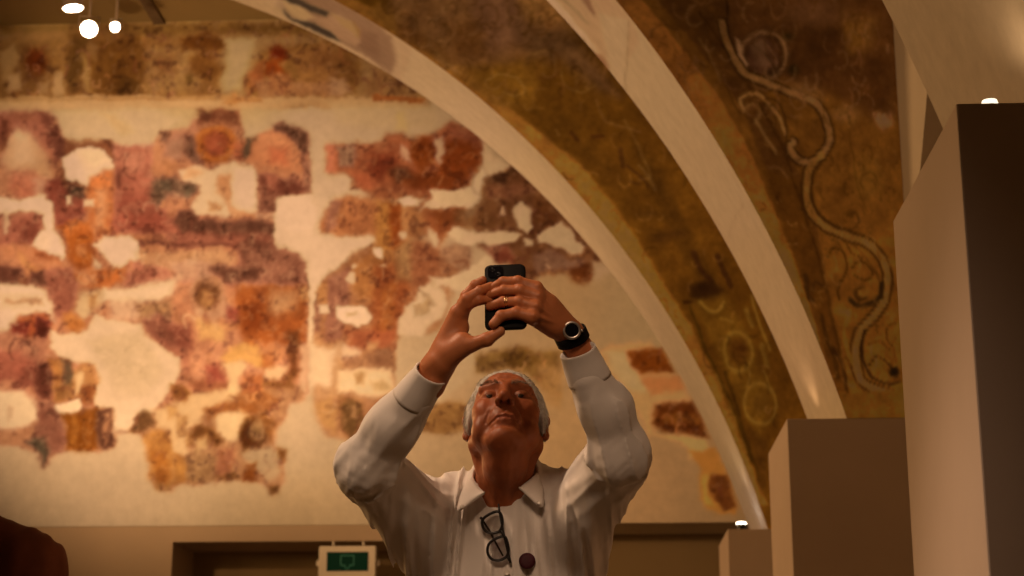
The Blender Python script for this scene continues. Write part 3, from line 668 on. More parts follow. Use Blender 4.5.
# ------------------------------------------------------------------ arches
FACE2_L = [(612,0,'d29a60'),(700,20,'c89054'),(800,20,'bc8450'),(880,40,'9c6c30'),(740,150,'a87430'),(860,150,'9c6c34'),(800,250,'8c5c20'),(880,260,'80521c'),
           (840,340,'80501a'),(890,370,'7a4a14'),(860,405,'6a4210'),(890,405,'6a4210')]
FACE2 = """
P 86581f 3 560,-60 640,-60 900,-60 900,420 840,420
P c07c34 1.2 560,-40 622,-30 643,0 680,44 693,62 722,100 749,150 772,202 787,240 800,279 814,320 826,352 838,392 800,392 740,260 690,160 640,70
P 68421a 1.4/.95 650,-10 700,-40 760,60 770,110 812,200 846,390 834,392 806,290 776,200 744,110 700,50
P 664010 3/.7 762,170 804,180 846,390 836,392 810,300 780,226
P 6c4420 5/.9 720,-20 900,-20 900,116 870,116 830,90 790,86 760,66 740,50 730,20
P 5c3818 4/.6 776,28 860,30 890,60 890,112 850,100 800,84
E 9c6c44 815 12 26 14 5 .7
P a07030 4/.5 840,10 880,16 874,50 846,56
P 9c6c28 3/.6 846,22 858,26 866,40 852,52 846,40
S 4e300c 2.6/.8 700,12 732,60 760,104 782,146 800,200 818,256 830,310 842,360 848,392
S 5a3a14 1.8/.8 704,22 722,72 733,100 740,112 748,110
S b08850 3.5/.5 744,108 754,104 760,112 756,124
S b08850 3.5/.6 756,120 764,134 776,152
S 9c703c 3/.5 768,168 778,168 788,178
S a88048 3/.4 700,40 712,60 720,80
S 3c2810 2/.7 812,290 816,282 824,286
S 3c2810 5/.6 806,276 808,296 812,300
S 342008 4/.6 822,316 826,336 834,356 838,378
S 34200c 3/.6 834,348 842,366 846,388
# roundel with bird
E 4c3018 764 55 23 24 2 .8 .4 6
E c49460 764 55 22 23 1.4 .95 .4 3.4
E 6e4830 762 55 18 20 2.5
E 9c7048 757 44 7 5 2 .8 .5
S 3c2410 2/.8 752,44 760,50 768,58 774,66
S a87c54 2/.7 762,40 770,48 776,58 776,68
E 4c3018 764 56 18 20 1.5 .8 .4 3
E 8c6848 760 48 8 9 3 .7
E 3c2818 772 72 7 4 2 .8
E a47c5c 764 62 7 5 2 .5
P d8a880 1.2 736,38 741,42 744,58 748,64 744,66 738,56
S 3a2410 2.4/.9 727,0 728,30 733,48 740,62
E 382c10 788 36 5 4 2 .8
E 382c10 794 70 5 5 2 .8
# main vine
S 3e260c 11/.85 722,22 727,42 736,62 746,74 764,82 786,91 804,97 818,106 827,122 829,140 822,154 808,162 796,158 790,148 794,142
S 38220a 12/.85 822,154 811,166 806,186 809,206 818,220 832,230 848,236 870,245 884,262 888,282 884,300 874,316 862,328 856,344 856,364 862,380 872,388 890,394
S b98850 6.5/.85 722,22 727,42 736,62 746,74 764,82 786,91 804,97 818,106 827,122 829,140 822,154 808,162 796,158 790,148 794,142
S a87838 7/.85 822,154 811,166 806,186 809,206 818,220 832,230 848,236 870,245 884,262 888,282 884,300 874,316 862,328 856,344 856,364 862,380 872,388 890,394
S 4a2e0e 1.6/.8 824,160 815,172 812,190 816,208 828,222 842,230 856,226 858,216 852,212
E 4c300c 850 214 4 3.4 1.2 .8
S 4c300e 6/.6 744,110 741,100 748,94 760,96 772,108 780,118 786,134
S bc8a4c 3.8/.95 744,110 741,100 748,94 760,96 772,108 780,118 786,134
S 4c300e 2/.8 765,104 768,98 777,102 784,114 787,130 786,144
S 4c300e 1.6/.8 766,104 772,106 774,104
E c08c54 806 92 16 9 3.5 .6 .3
E b08048 846 114 14 8 2.5 .55
P c48c60 2/.8 872,112 892,112 893,124 884,130 876,124
S 5a3a14 1.6/.7 846,240 858,250 868,262 880,282 882,300
E 34200a 861 294 8 7 1.6 .9
S 302210 5/.9 850,300 858,305 872,303 880,296 882,282
E 9c6c28 864 292 6 4.4 1.4 .9
S 3c2408 1.8/.8 827,256 834,248 843,252 847,264 844,276 838,288 838,298
S 3c2408 1.8/.7 852,268 858,260 868,266 872,274 864,280 854,276
S 3c2408 1.6/.6 846,242 852,254 862,258
S a8782c 4/.6 850,312 844,330 848,350 852,362
E c89c40 843 312 8 3 2 .5 .3
S 2c1c0c 3/.9 866,330 861,346 864,364 874,378 888,384 900,380
S 2c1c0c 2/.8 868,366 876,356 886,362 894,372
E 1c140c 894 372 5 5 1.2 .9
S 3c2408 1.6/.8 896,324 888,326 886,338 892,346
S 3c2408 1.4/.6 868,344 880,342 890,350
S 5a3c14 1.6/.7 832,240 838,242 842,250
S 5c3c10 1.5/.5 848,130 852,150 858,190 866,210
E 8c6424 868 180 14 20 5 .5
E 5c3c10 844 190 3 5 2 .5
# plain plaster foot
P 75501c 1.2 842,394 900,389 900,430 842,430
"""
FACE1_L = [(300,-20,'cc9460'),(450,10,'c89264'),(560,20,'cc985c'),(450,90,'a8783c'),(560,100,'9c6c30'),(620,180,'8a5e20'),(650,250,'805418'),(700,330,'946a20'),(740,400,'946a24'),(755,480,'80541c')]
FACE1 = """
P 6e4812 3 200,-60 900,-60 900,540 740,540
P ae7630 1.6 300,-30 372,8 410,30 455,62 500,100 540,132 580,164 610,200 640,244 664,284 690,324 708,362 724,400 744,450 768,505 750,505 690,400 636,290 580,210 520,142 460,94 390,44 300,-10
P 93672a 2.5/.8 380,2 420,28 470,60 500,84 520,106 498,108 450,72 400,38 366,12
P 94683c 6 380,-20 560,-20 566,20 550,60 524,66 480,66 456,66 440,50 420,40 400,24
P 6c4420 3/.8 396,20 412,26 430,40 450,58 448,66 428,54 400,38
P a8785c 6/.6 470,-10 520,0 530,40 490,52 476,30
P 7c5024 5/.8 446,24 480,20 486,56 456,58
P b48c50 3/.6 428,44 440,54 450,66 440,60
P cc9450 4/.9 512,-20 552,-20 560,6 576,22 566,34 540,24 524,18
P b88048 3/.8 540,20 560,22 566,34 552,34
P 86603a 6 520,30 568,30 600,66 620,96 600,90 560,60 530,56
P 90641f 5/.9 470,72 500,66 520,60 545,58 540,84 530,108 510,104 486,90
S b08840 2/.6 486,80 500,74 516,78 524,90 516,96 504,92
S b88c48 2/.5 530,56 546,50 548,54
S a07c3c 2/.5 560,70 566,86 582,92 596,84
P 5c3c10 4/.5 530,110 560,110 620,170 660,230 668,262 640,236 600,180
P 50340e 4/.7 632,140 652,160 700,250 722,290 700,288 680,250 650,190
S 8c6430 2.5/.6 596,100 604,120 620,126 640,132
S 8c6830 3/.5 624,120 640,150 650,176 640,180
S 907040 3/.4 640,166 656,190 648,176
S 3c1c10 4/.5 572,132 578,140
S 3c1c10 3.5/.5 592,136 604,136
S 341c10 5/.5 620,150 623,166
S 341c10 3/.5 628,166 640,176 648,186
S 341c10 3/.4 630,182 640,184
E 3c2810 650 214 8 3 2.5 .5
E 3c2410 660 238 9 5 3 .5
E 3c2410 676 233 8 3 2.5 .45
S 2c1410 5/.5 694,252 700,268 712,282
S 2c1410 5/.5 718,256 724,272 732,286
P 2c180c 3/.8 688,286 704,280 724,290 716,300 692,300
S 2c1408 3/.7 684,302 694,302
P 86601c 3/.7 690,300 726,294 750,340 772,400 760,440 740,400 716,350
S 3c2c08 2.5/.6 690,306 706,350 730,400 752,460
S b49438 3.5/.8 700,302 708,310 718,310 724,302
S b08c34 2.5/.6 722,318 732,322
E a88834 738 352 14 19 1.3 .8 -.15 3
E 6c4414 738 350 9 13 3 .9
E 4c2c0c 742 348 6 3 1.5 .7
S a88838 3/.6 752,296 756,312 762,330 770,350
S b09440 5/.4 746,310 752,326
S b09440 5/.4 762,346 768,366
E a88838 760 404 16 20 1.3 .75 -.1 2.6
E 6c4c18 760 404 8 11 3 .6
S a88838 2/.6 750,372 748,388 
S a88838 2/.6 764,372 772,392
S 9c7430 5/.5 716,376 722,396
S 9c7430 5/.5 730,408 736,430
S 9c7430 4/.5 742,440 748,462
S 3c2808 3/.6 726,372 736,404 744,432 760,480
P 4c3010 3/.6 750,430 768,440 768,480 760,500 756,460
"""
SOFF2_L = [(560,10,'e4ac80'),(620,40,'dcaa7c'),(660,120,'d0a074'),(700,160,'c89870'),(760,280,'b88a5e'),(810,380,'a87c54'),(830,410,'b08454')]
SOFF2 = """
P d8a070 2 520,-60 600,-60 640,40 622,70 616,84 560,20
P ecc494 1.2 536,-10 548,-10 600,52 596,58 560,22
P b88c60 1/.7 552,-10 558,-10 590,24 586,24
P b87850 1.5 566,30 580,38 604,58 612,66 612,78 600,68 582,48
P a06850 1.5/.9 578,-10 586,-10 596,14 594,16 584,4
P d89c74 2/.6 590,-10 604,-10 612,6 604,10
E b88448 610 46 2 3 1 .6
P dcac7c 2 600,14 628,20 626,96 612,82 606,50
S a87c54 .9/.7 629,22 627,60 625,98
S a87c58 .8/.6 742,205 732,225 728,242
"""
SOFF1_L = [(240,4,'b48858'),(340,20,'b08860'),(420,80,'b48c60'),(480,110,'b08a60'),(560,190,'b0865c'),(640,290,'a87e56'),(720,430,'a07850'),(755,520,'8c7050')]
SOFF1 = """
P b08460 2 210,-30 420,-30 420,20 410,60 402,84 380,70 300,20 
P 8a6044 2 278,-20 360,-10 372,16 392,36 396,64 390,76 370,60 340,42 310,28 288,16
P b88c5c 1.6 282,0 296,2 316,18 300,24 286,10
P a87858 1.8/.9 310,20 340,14 366,40 356,46 330,36
P 40362c 1.2 280,-6 300,0 318,8 330,12 326,17 308,10 288,2
P 3c342a 1.2 284,10 292,18 314,24 330,32 340,42 330,40 308,28 288,18
P a47848 1.5/.9 330,12 350,22 366,34 358,38 344,28
P 8c5c30 1.5/.8 352,22 366,34 370,44 360,38
P 80564a 2/.9 362,30 378,34 380,62 370,60 360,46
P c89868 2/.8 210,-20 280,-20 276,10 300,26 370,58 400,84 380,74 300,30 250,10
S b89068 1/.5 398,50 404,86
"""
NA = 200
def arch(i, face_txt, face_l, sof_txt, sof_l, label):
    y0 = YP[i]; y1 = y0+AD
    root = empty('painted_arch', (XC, y0, ZP)); tag(root, label, 'arch')
    t0 = math.asin((ZP-ZC)/RA)
    hi_res = face_txt is not None
    # painted front: polar grid from the intrados outward, cut at ceiling and at the pier's outer edge
    nt = 420 if hi_res else 60; nr = 200 if hi_res else 12
    th = np.linspace(t0, math.pi-t0, nt*2)
    if hi_res: th = np.concatenate([np.linspace(t0, 1.25, 520), np.linspace(1.25, math.pi-t0, 60)[1:]])
    xmax, zmax = (XA, ZCEIL-.02)
    am = math.atan2(ZP-ZC, XA-XC); pre = np.linspace(am+.0005, t0, 60)[:-1]; th = np.concatenate([pre, th, math.pi-pre[::-1]])
    X = np.zeros((len(th), nr)); Z = X.copy(); u = np.linspace(0, 1, nr)**1.15
    for k, a in enumerate(th):
        c, s = math.cos(a), math.sin(a)
        lim = []
        if c > 1e-6: lim.append((xmax-XC)/c)
        if c < -1e-6: lim.append((-(xmax-XC))/c)
        lim.append((zmax-ZC)/s)
        r0 = max(RA, (ZP-ZC)/s); r1 = max(min(lim), r0+.0005)
        X[k] = XC + c*(r0+(r1-r0)*u); Z[k] = ZC + s*(r0+(r1-r0)*u)
    px, py = to_px(X, y0, Z)
    n, m = X.shape; idx = np.arange(n*m).reshape(n, m)
    f = np.stack([idx[:-1, :-1], idx[:-1, 1:], idx[1:, 1:], idx[1:, :-1]], -1).reshape(-1, 4)
    v = np.stack([X.ravel(), np.full(X.size, y0), Z.ravel()], -1)
    f = f[:, ::-1]
    me = bpy.data.meshes.new('painted_face'); fast_mesh(me, v, f)
    if hi_res:
        pt = Painter(px, py, '8a5c20', 1.8); pt.run(face_txt)
        L = illum(px, py, face_l); rng = np.random.default_rng(30+i)
        bx = (745, 100, 900, 392) if i == 1 else (380, 0, 790, 500)
        curls(pt, 200 if i == 1 else 520, bx, ['3c2408', '4a2e0e', '9c7030', 'a87c3c', '5c3a10'], rng, (3, 10), (.9, 2.2), (.2, .5))
        curls(pt, 160, (650, -20, 900, 110) if i == 1 else (380, -10, 620, 90), ['b08454', '6a4018', '50300f', 'a87444'], rng, (5, 16), (1.0, 3.0), (.2, .45))
        for sc, amp_, sd in ((22, .30, 5), (9, .30, 9), (4, .22, 15)):
            nn = fbm(px, py, sc, 3, sd+i*100); foot = (Z > ZP+.0) 
            pt.c *= 1+(nn*amp_)[..., None]*np.array([.9, 1, 1.1])
        alb = albedo(pt.c, L)*np.array([1.04, .88, .80])
    else:
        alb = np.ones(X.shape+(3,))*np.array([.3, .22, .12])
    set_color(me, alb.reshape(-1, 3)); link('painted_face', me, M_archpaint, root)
    # plaster soffit
    nd = 60 if hi_res else 6
    th2 = np.concatenate([np.linspace(t0, 1.25, 420), np.linspace(1.25, math.pi-t0, 70)[1:]])
    T, D = np.meshgrid(th2, np.linspace(y0, y1, nd), indexing='ij')
    X = XC+RA*np.cos(T); Z = ZC+RA*np.sin(T); n, m = X.shape
    idx = np.arange(n*m).reshape(n, m); f = np.stack([idx[:-1, :-1], idx[:-1, 1:], idx[1:, 1:], idx[1:, :-1]], -1).reshape(-1, 4)
    me = bpy.data.meshes.new('soffit'); fast_mesh(me, np.stack([X.ravel(), D.ravel(), Z.ravel()], -1), f)
    px, py = to_px(X.ravel(), D.ravel(), Z.ravel()); px = px.reshape(X.shape); py = py.reshape(X.shape)
    if sof_txt:
        L = illum(px, py, sof_l); pt = Painter(px, py, '000000', 2.0)
        pt.c = srgb(L); pt.run(sof_txt); alb = albedo(pt.c, L)
    else:
        alb = np.ones(X.shape+(3,))*PLASTER
    set_color(me, alb.reshape(-1, 3)); o = link('soffit', me, M_fresco, root, True); o['label'] = 'bare plaster underside of the arch'
    # solid body behind: back face, top and ends
    bm = bmesh.new(); am2 = am+.0005; ths = np.concatenate([np.linspace(am2, t0, 8)[:-1], np.linspace(t0, math.pi-t0, 90), np.linspace(math.pi-t0, math.pi-am2, 8)[1:]])
    ri = [max(RA+.012, (ZP+.004-ZC)/math.sin(a)) for a in ths]; inner = [(XC+r*math.cos(a), ZC+r*math.sin(a)) for r, a in zip(ri, ths)]
    xl = XC-(xmax-XC)
    outer = []
    for a in ths:
        c, s_ = math.cos(a), math.sin(a); lim = [(ZCEIL-.005-ZC)/s_]
        if abs(c) > 1e-6: lim.append((xmax-XC)/abs(c))
        r1 = max(min(lim), ri[len(outer)]+.001); outer.append((XC+c*r1, ZC+s_*r1))
    for yy, flip in ((y0+.008, False), (y1, True)):
        A = [bm.verts.new((p[0], yy, p[1])) for p in inner]; B = [bm.verts.new((p[0], yy, p[1])) for p in outer]
        for k in range(len(ths)-1):
            q = (A[k], A[k+1], B[k+1], B[k]); bm.faces.new(q if flip else q[::-1])
        if flip:
            for k in range(len(ths)-1):
                bm.faces.new((A0[k], A0[k+1], A[k+1], A[k])); bm.faces.new((B0[k], B[k], B[k+1], B0[k+1]))
            bm.faces.new((A0[0], A[0], B[0], B0[0])); bm.faces.new((A0[-1], B0[-1], B[-1], A[-1]))
        A0, B0 = A, B
    bmesh.ops.recalc_face_normals(bm, faces=bm.faces)
    bm_obj('masonry_core', bm, M_plaster, root)
XA = P(898.5, 120, YP[1]).x
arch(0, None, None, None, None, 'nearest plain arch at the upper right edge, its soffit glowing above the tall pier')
arch(1, FACE2, FACE2_L, SOFF2, SOFF2_L, 'middle arch painted with an olive vine scroll and a round medallion, beige soffit')
arch(2, FACE1, FACE1_L, SOFF1, SOFF1_L, 'farthest arch in front of the mural, ochre edge band and dark painted spandrel')
# piers
pl = ['tall nearest pier at the right edge, dark front with a pale angled side',
      'middle pier of dark front and pale side under the vine scroll arch',
      'lowest farthest pier standing behind the middle pier']
for i in range(3):
    bm = bmesh.new(); add_box(bm, (XP, YP[i], 0), (XR-.001, YP[i]+PD, ZP), .004)
    o = bm_obj('pier', bm, M_pier); tag(o, pl[i], 'pier', 'piers carrying the arches')
    xl = 2*XC - XP
    bm = bmesh.new(); add_box(bm, (XL-.01, YP[i], -.01), (xl, YP[i]+PD, ZP), .004)
    tag(bm_obj('wall_left_buttress', bm, M_pier), kind='structure')
# return wall beside the middle arch with its slanting edge
a = PX(899, 45, XA+.002); b = PX(926, 104, XA+.002); c = PX(919.5, 178, XA+.002)
d = (b-c); top = b + d*((ZCEIL-b.z)/d.z); bot = c - d*((c.z-ZP)/d.z)
tt = (YP[1]-.01-b.y)/(c.y-b.y); zx = b.z+(c.z-b.z)*tt
bm = bmesh.new()
add_quadprism(bm, [(XA+.002, YP[1]-.003, zx), (XA+.002, YP[1]-.003, ZCEIL), (XA+.002, top.y, ZCEIL), (XA+.002, YP[1]-.01, zx)], (.12, 0, 0))
struct('wall_return', bm, M_plaster)

# ------------------------------------------------------------------ uplights on the pier tops, spot heads on the ceiling
M_lens = mat('warm_lamp_lens', (1, .9, .75), .3, emit=((1, .86, .62), 9))
M_lens_off = mat('uplight_lens', (1, .9, .75), .3, emit=((1, .85, .6), 1.6))
def uplight(x, y, label, aim, power, r=.022, h=.05, m=M_lens):
    root = empty('uplight', (x, y, ZP)); tag(root, label, 'lamp', 'uplights on the pier tops')
    M = Matrix.Translation((x, y, ZP))
    bm = bmesh.new(); add_lathe(bm, [(r*1.2, 0), (r*1.2, .006), (r*.95, .007), (r*.95, h*.3), (r, h*.32), (r, h), (r*.9, h)], M)
    bm_obj('housing', bm, M_black, root, False)
    bm = bmesh.new(); add_lathe(bm, [(r*.98, h), (r*.98, h+.004), (r*.85, h+.012), (r*.4, h+.015)], M)
    bm_obj('lens', bm, m, root, True)
    l = bpy.data.lights.new('uplight_beam', 'SPOT'); l.energy = power; l.color = (1, .62, .30); l.spot_size = math.radians(110); l.spot_blend = .9; l.shadow_soft_size = .02
    lo = bpy.data.objects.new('beam', l); COL.objects.link(lo); lo.location = (x, y, ZP+h+.03)
    lo.rotation_euler = (Vector(aim)-lo.location).to_track_quat('-Z', 'Y').to_euler()
# ------------------------------------------------------------------ light
def spot(loc, aim, power, size, blend=.8, col=(1, .55, .24), soft=.08, name='unseen_spot_beam'):
    l = bpy.data.lights.new(name, 'SPOT'); l.energy = power; l.color = col; l.spot_size = math.radians(size); l.spot_blend = blend; l.shadow_soft_size = soft
    o = bpy.data.objects.new(name, l); COL.objects.link(o); o.location = loc
    o.rotation_euler = (Vector(aim)-Vector(loc)).to_track_quat('-Z', 'Y').to_euler(); return o
def wash(loc, aim, power, sx, sy, col=(1, .53, .20), name='side_wash_lamp'):
    l = bpy.data.lights.new(name, 'AREA'); l.shape = 'RECTANGLE'; l.size = sx; l.size_y = sy; l.energy = power; l.color = col
    o = bpy.data.objects.new(name, l); COL.objects.link(o); o.location = loc
    o.rotation_euler = (Vector(aim)-Vector(loc)).to_track_quat('-Z', 'Y').to_euler(); return o
spot((-4.4, 8.2, 3.4), P(155, 276, YW), 1180, 57, 1.0, soft=.1)
spot((-3.6, 7.6, 3.0), P(520, 330, YW), 560, 50, 1.0, soft=.15)
# soft washes from the left side of every bay
wash((-4.6, Y3+1.6, 2.9), (XP, Y3+1.0, 2.6), 36, 1.0, 1.0)
wash((-4.6, YP[1]+1.6, 3.0), (XP, YP[1]+.9, 3.3), 84, 1.0, 1.0)
wash((-4.6, YP[2]+.7, 3.0), (XP, YP[2]+.6, 3.6), 36, 1.0, 1.0)
# overhead lamp in the first bay on the visitor
spot((-2.3, 3.1, 4.4), (-.16, 3.36, 1.60), 330, 26, .6, col=(1, .64, .40), soft=.25)
spot((-.5, -.6, 3.7), (-.18, 3.45, 1.42), 270, 18.5, .5, col=(1, .64, .40), soft=.5)  # unseen fill spot added in front to brighten the visitor's shirt
for k_ in (1, 2): spot((-3.4, YP[k_]-1.5, 3.4), P((700, 520)[k_-1], 10, YP[k_]), 60, 62, 1.0, soft=.3)  # unseen spots added to brighten the upper painted arch faces
w = bpy.data.worlds.new('hall_air'); SC.world = w; w.use_nodes = True
w.node_tree.nodes['Background'].inputs[0].default_value = (1, .46, .14, 1)
w.node_tree.nodes['Background'].inputs[1].default_value = .02

# uplights: on the ledge of each pier, left of the arch's foot
q1 = P(743, 523, YP[2]+.06); q3 = P(995, 97, Y3+.05)
uplight(q1.x, q1.y+.12, 'small lit uplight on top of the farthest low pier', (XC+RA*math.cos(.9), YP[2]+.5, 5), 3.5, r=.03, h=.05)
uplight(q3.x, q3.y+.05, 'small black cylinder uplight on top of the nearest tall pier', (XP+.3, Y3+.5, 5), .7, r=.018, h=.03, m=M_lens_off)

spot((XP+.10, YP[1]+.50, ZP+.08), (XP+.2, YP[1]+.3, 5), .6, 110, .9, soft=.02)  # unseen uplight on the middle pier, beam only without a fixture
# ceiling spotlights in view at the upper left
M_can = mat('spot_housing_white', (.62, .52, .42), .4, noise=(20, .04))
M_glow = mat('spot_lens_lit', (1, .95, .85), .3, emit=((1, .90, .72), 30))
def ceiling_spot(px, py, Y, r, ln, look, label):
    c = P(px, py, Y); root = empty('ceiling_spotlight', (c.x, c.y, c.z)); tag(root, label, 'spotlight', 'spotlights below the ceiling at upper left')
    d = (Vector(look)-c).normalized(); M = frame_to(c, d)
    bm = bmesh.new(); add_lathe(bm, [(r*.5, -ln), (r*.9, -ln*.92), (r, -ln*.8), (r, -.012), (r*1.08, -.010), (r*1.08, .004), (r*.96, .004), (r*.94, -.004)], M)
    bm_obj('housing', bm, M_can, root, False)
    bm = bmesh.new(); add_lathe(bm, [(r*.93, -.003), (r*.9, .002), (r*.5, .010), (r*.1, .013)], M); bm_obj('lens', bm, M_glow, root, True)
    back = c - d*ln*.5
    bm = bmesh.new()
    s = Vector((d.y, -d.x, 0)).normalized()*(r*1.2)
    add_tube(bm, [back+s, back+s+Vector((0, 0, r*1.5)), back-s+Vector((0, 0, r*1.5)), back-s], .006, 8)
    bm_obj('yoke', bm, M_can, root)
    bm = bmesh.new(); add_tube(bm, [back+Vector((0, 0, r*1.5)), (back.x, back.y, ZCEIL-.05)], .010, 10); bm_obj('stem', bm, M_can, root)
    bm = bmesh.new(); add_lathe(bm, [(.05, 0), (.05, -.02), (.03, -.045), (.012, -.05)][::-1], Matrix.Translation((back.x, back.y, ZCEIL)), 20)
    bm_obj('mount', bm, M_can, root)
ceiling_spot(89, 29, 12.0, .062, .17, (-1.2, 4.0, 2.0), 'brightest round spotlight, lower left one of the cluster under the ceiling')
ceiling_spot(115, 27, 12.0, .036, .12, (-2.2, 4.5, 2.0), 'smaller round spotlight, right one of the pair under the ceiling')
ceiling_spot(73, 8, 11.7, .072, .19, (-3.3, 11.9, 2.6), 'tilted spotlight at the top edge above the lit pair')

# ------------------------------------------------------------------ exit lamp in the recess
M_green = mat('sign_green', (.002, .035, .02), .6, noise=(30, .05), spec=.1, emit=((.0, .35, .2), .008))
M_signpic = mat('sign_pictogram', (.05, .22, .13), .6, noise=(30, .03), emit=((.2, .8, .5), .02))
ye = YW-.02
def R(x, y): return P(x, y, ye)
root = empty('exit_sign', tuple(R(347, 566))); tag(root, 'green lit exit sign in a pale box hanging in the recess', 'sign')
a = R(319, 546); b = R(375, 592)
bm = bmesh.new(); add_box(bm, (a.x, ye, b.z), (b.x, ye+.10, a.z), .008); bm_obj('case', bm, M_whitecase, root)
a2 = R(327, 552); b2 = R(368, 571)
bm = bmesh.new(); add_box(bm, (a2.x, ye-.006, b2.z), (b2.x, ye+.002, a2.z), .002); pn = bm_obj('panel', bm, M_green, root)
bm = bmesh.new(); cx, cz = (a2.x+b2.x)/2, (a2.z+b2.z)/2; s = .048
for q in (((cx-s, cz+s*.9), (cx+s, cz+s*.9)), ((cx-s, cz+s*.9), (cx-s, cz-s*.6)), ((cx+s, cz+s*.9), (cx+s, cz-s*.6)), ((cx-s, cz-s*.6), (cx-s*.3, cz-s*.6)), ((cx+s, cz-s*.6), (cx+s*.3, cz-s*.6)), ((cx-s*.45, cz-s*.75), (cx, cz-s*1.15)), ((cx+s*.45, cz-s*.75), (cx, cz-s*1.15))):
    (x0, z0), (x1, z1) = q
    add_tube(bm, [(x0, ye-.008, z0), (x1, ye-.008, z1)], .0045, 6)
bm_obj('pictogram', bm, M_signpic, pn)
for sx in (a.x-.012, b.x+.012):
    bm = bmesh.new(); add_lathe(bm, [(.012, -.02), (.014, 0), (.012, .02)], Matrix.Translation((sx, ye+.05, (a.z+a2.z)/2-.10)), 12); bm_obj('side_clip', bm, M_whitecase, root)
bm = bmesh.new(); add_tube(bm, [(a.x+.1, ye+.05, a.z-.001), (a.x+.1, ye+.05, zl+.002)], .008, 8); bm_obj('hanger', bm, M_whitecase, root)
bm = bmesh.new(); add_tube(bm, [(b.x-.1, ye+.05, a.z-.001), (b.x-.1, ye+.05, zl+.002)], .008, 8); bm_obj('hanger', bm, M_whitecase, root)

# ------------------------------------------------------------------ camera
cam = bpy.data.cameras.new('camera'); co = bpy.data.objects.new('camera', cam); COL.objects.link(co)
cam.sensor_width = 36; cam.lens = FPX/1024*36; co.location = (0, 0, EYE); co.rotation_euler = (math.pi/2+PITCH, 0, YAW)
cam.dof.use_dof = True; cam.dof.focus_distance = 3.45; cam.dof.aperture_fstop = 7.0; cam.clip_start = .05
SC.camera = co
SC.view_settings.view_transform = 'Standard'; SC.view_settings.look = 'None'; SC.view_settings.gamma = 1
SC.view_settings.use_curve_mapping = False; SC.view_settings.exposure = 0.0
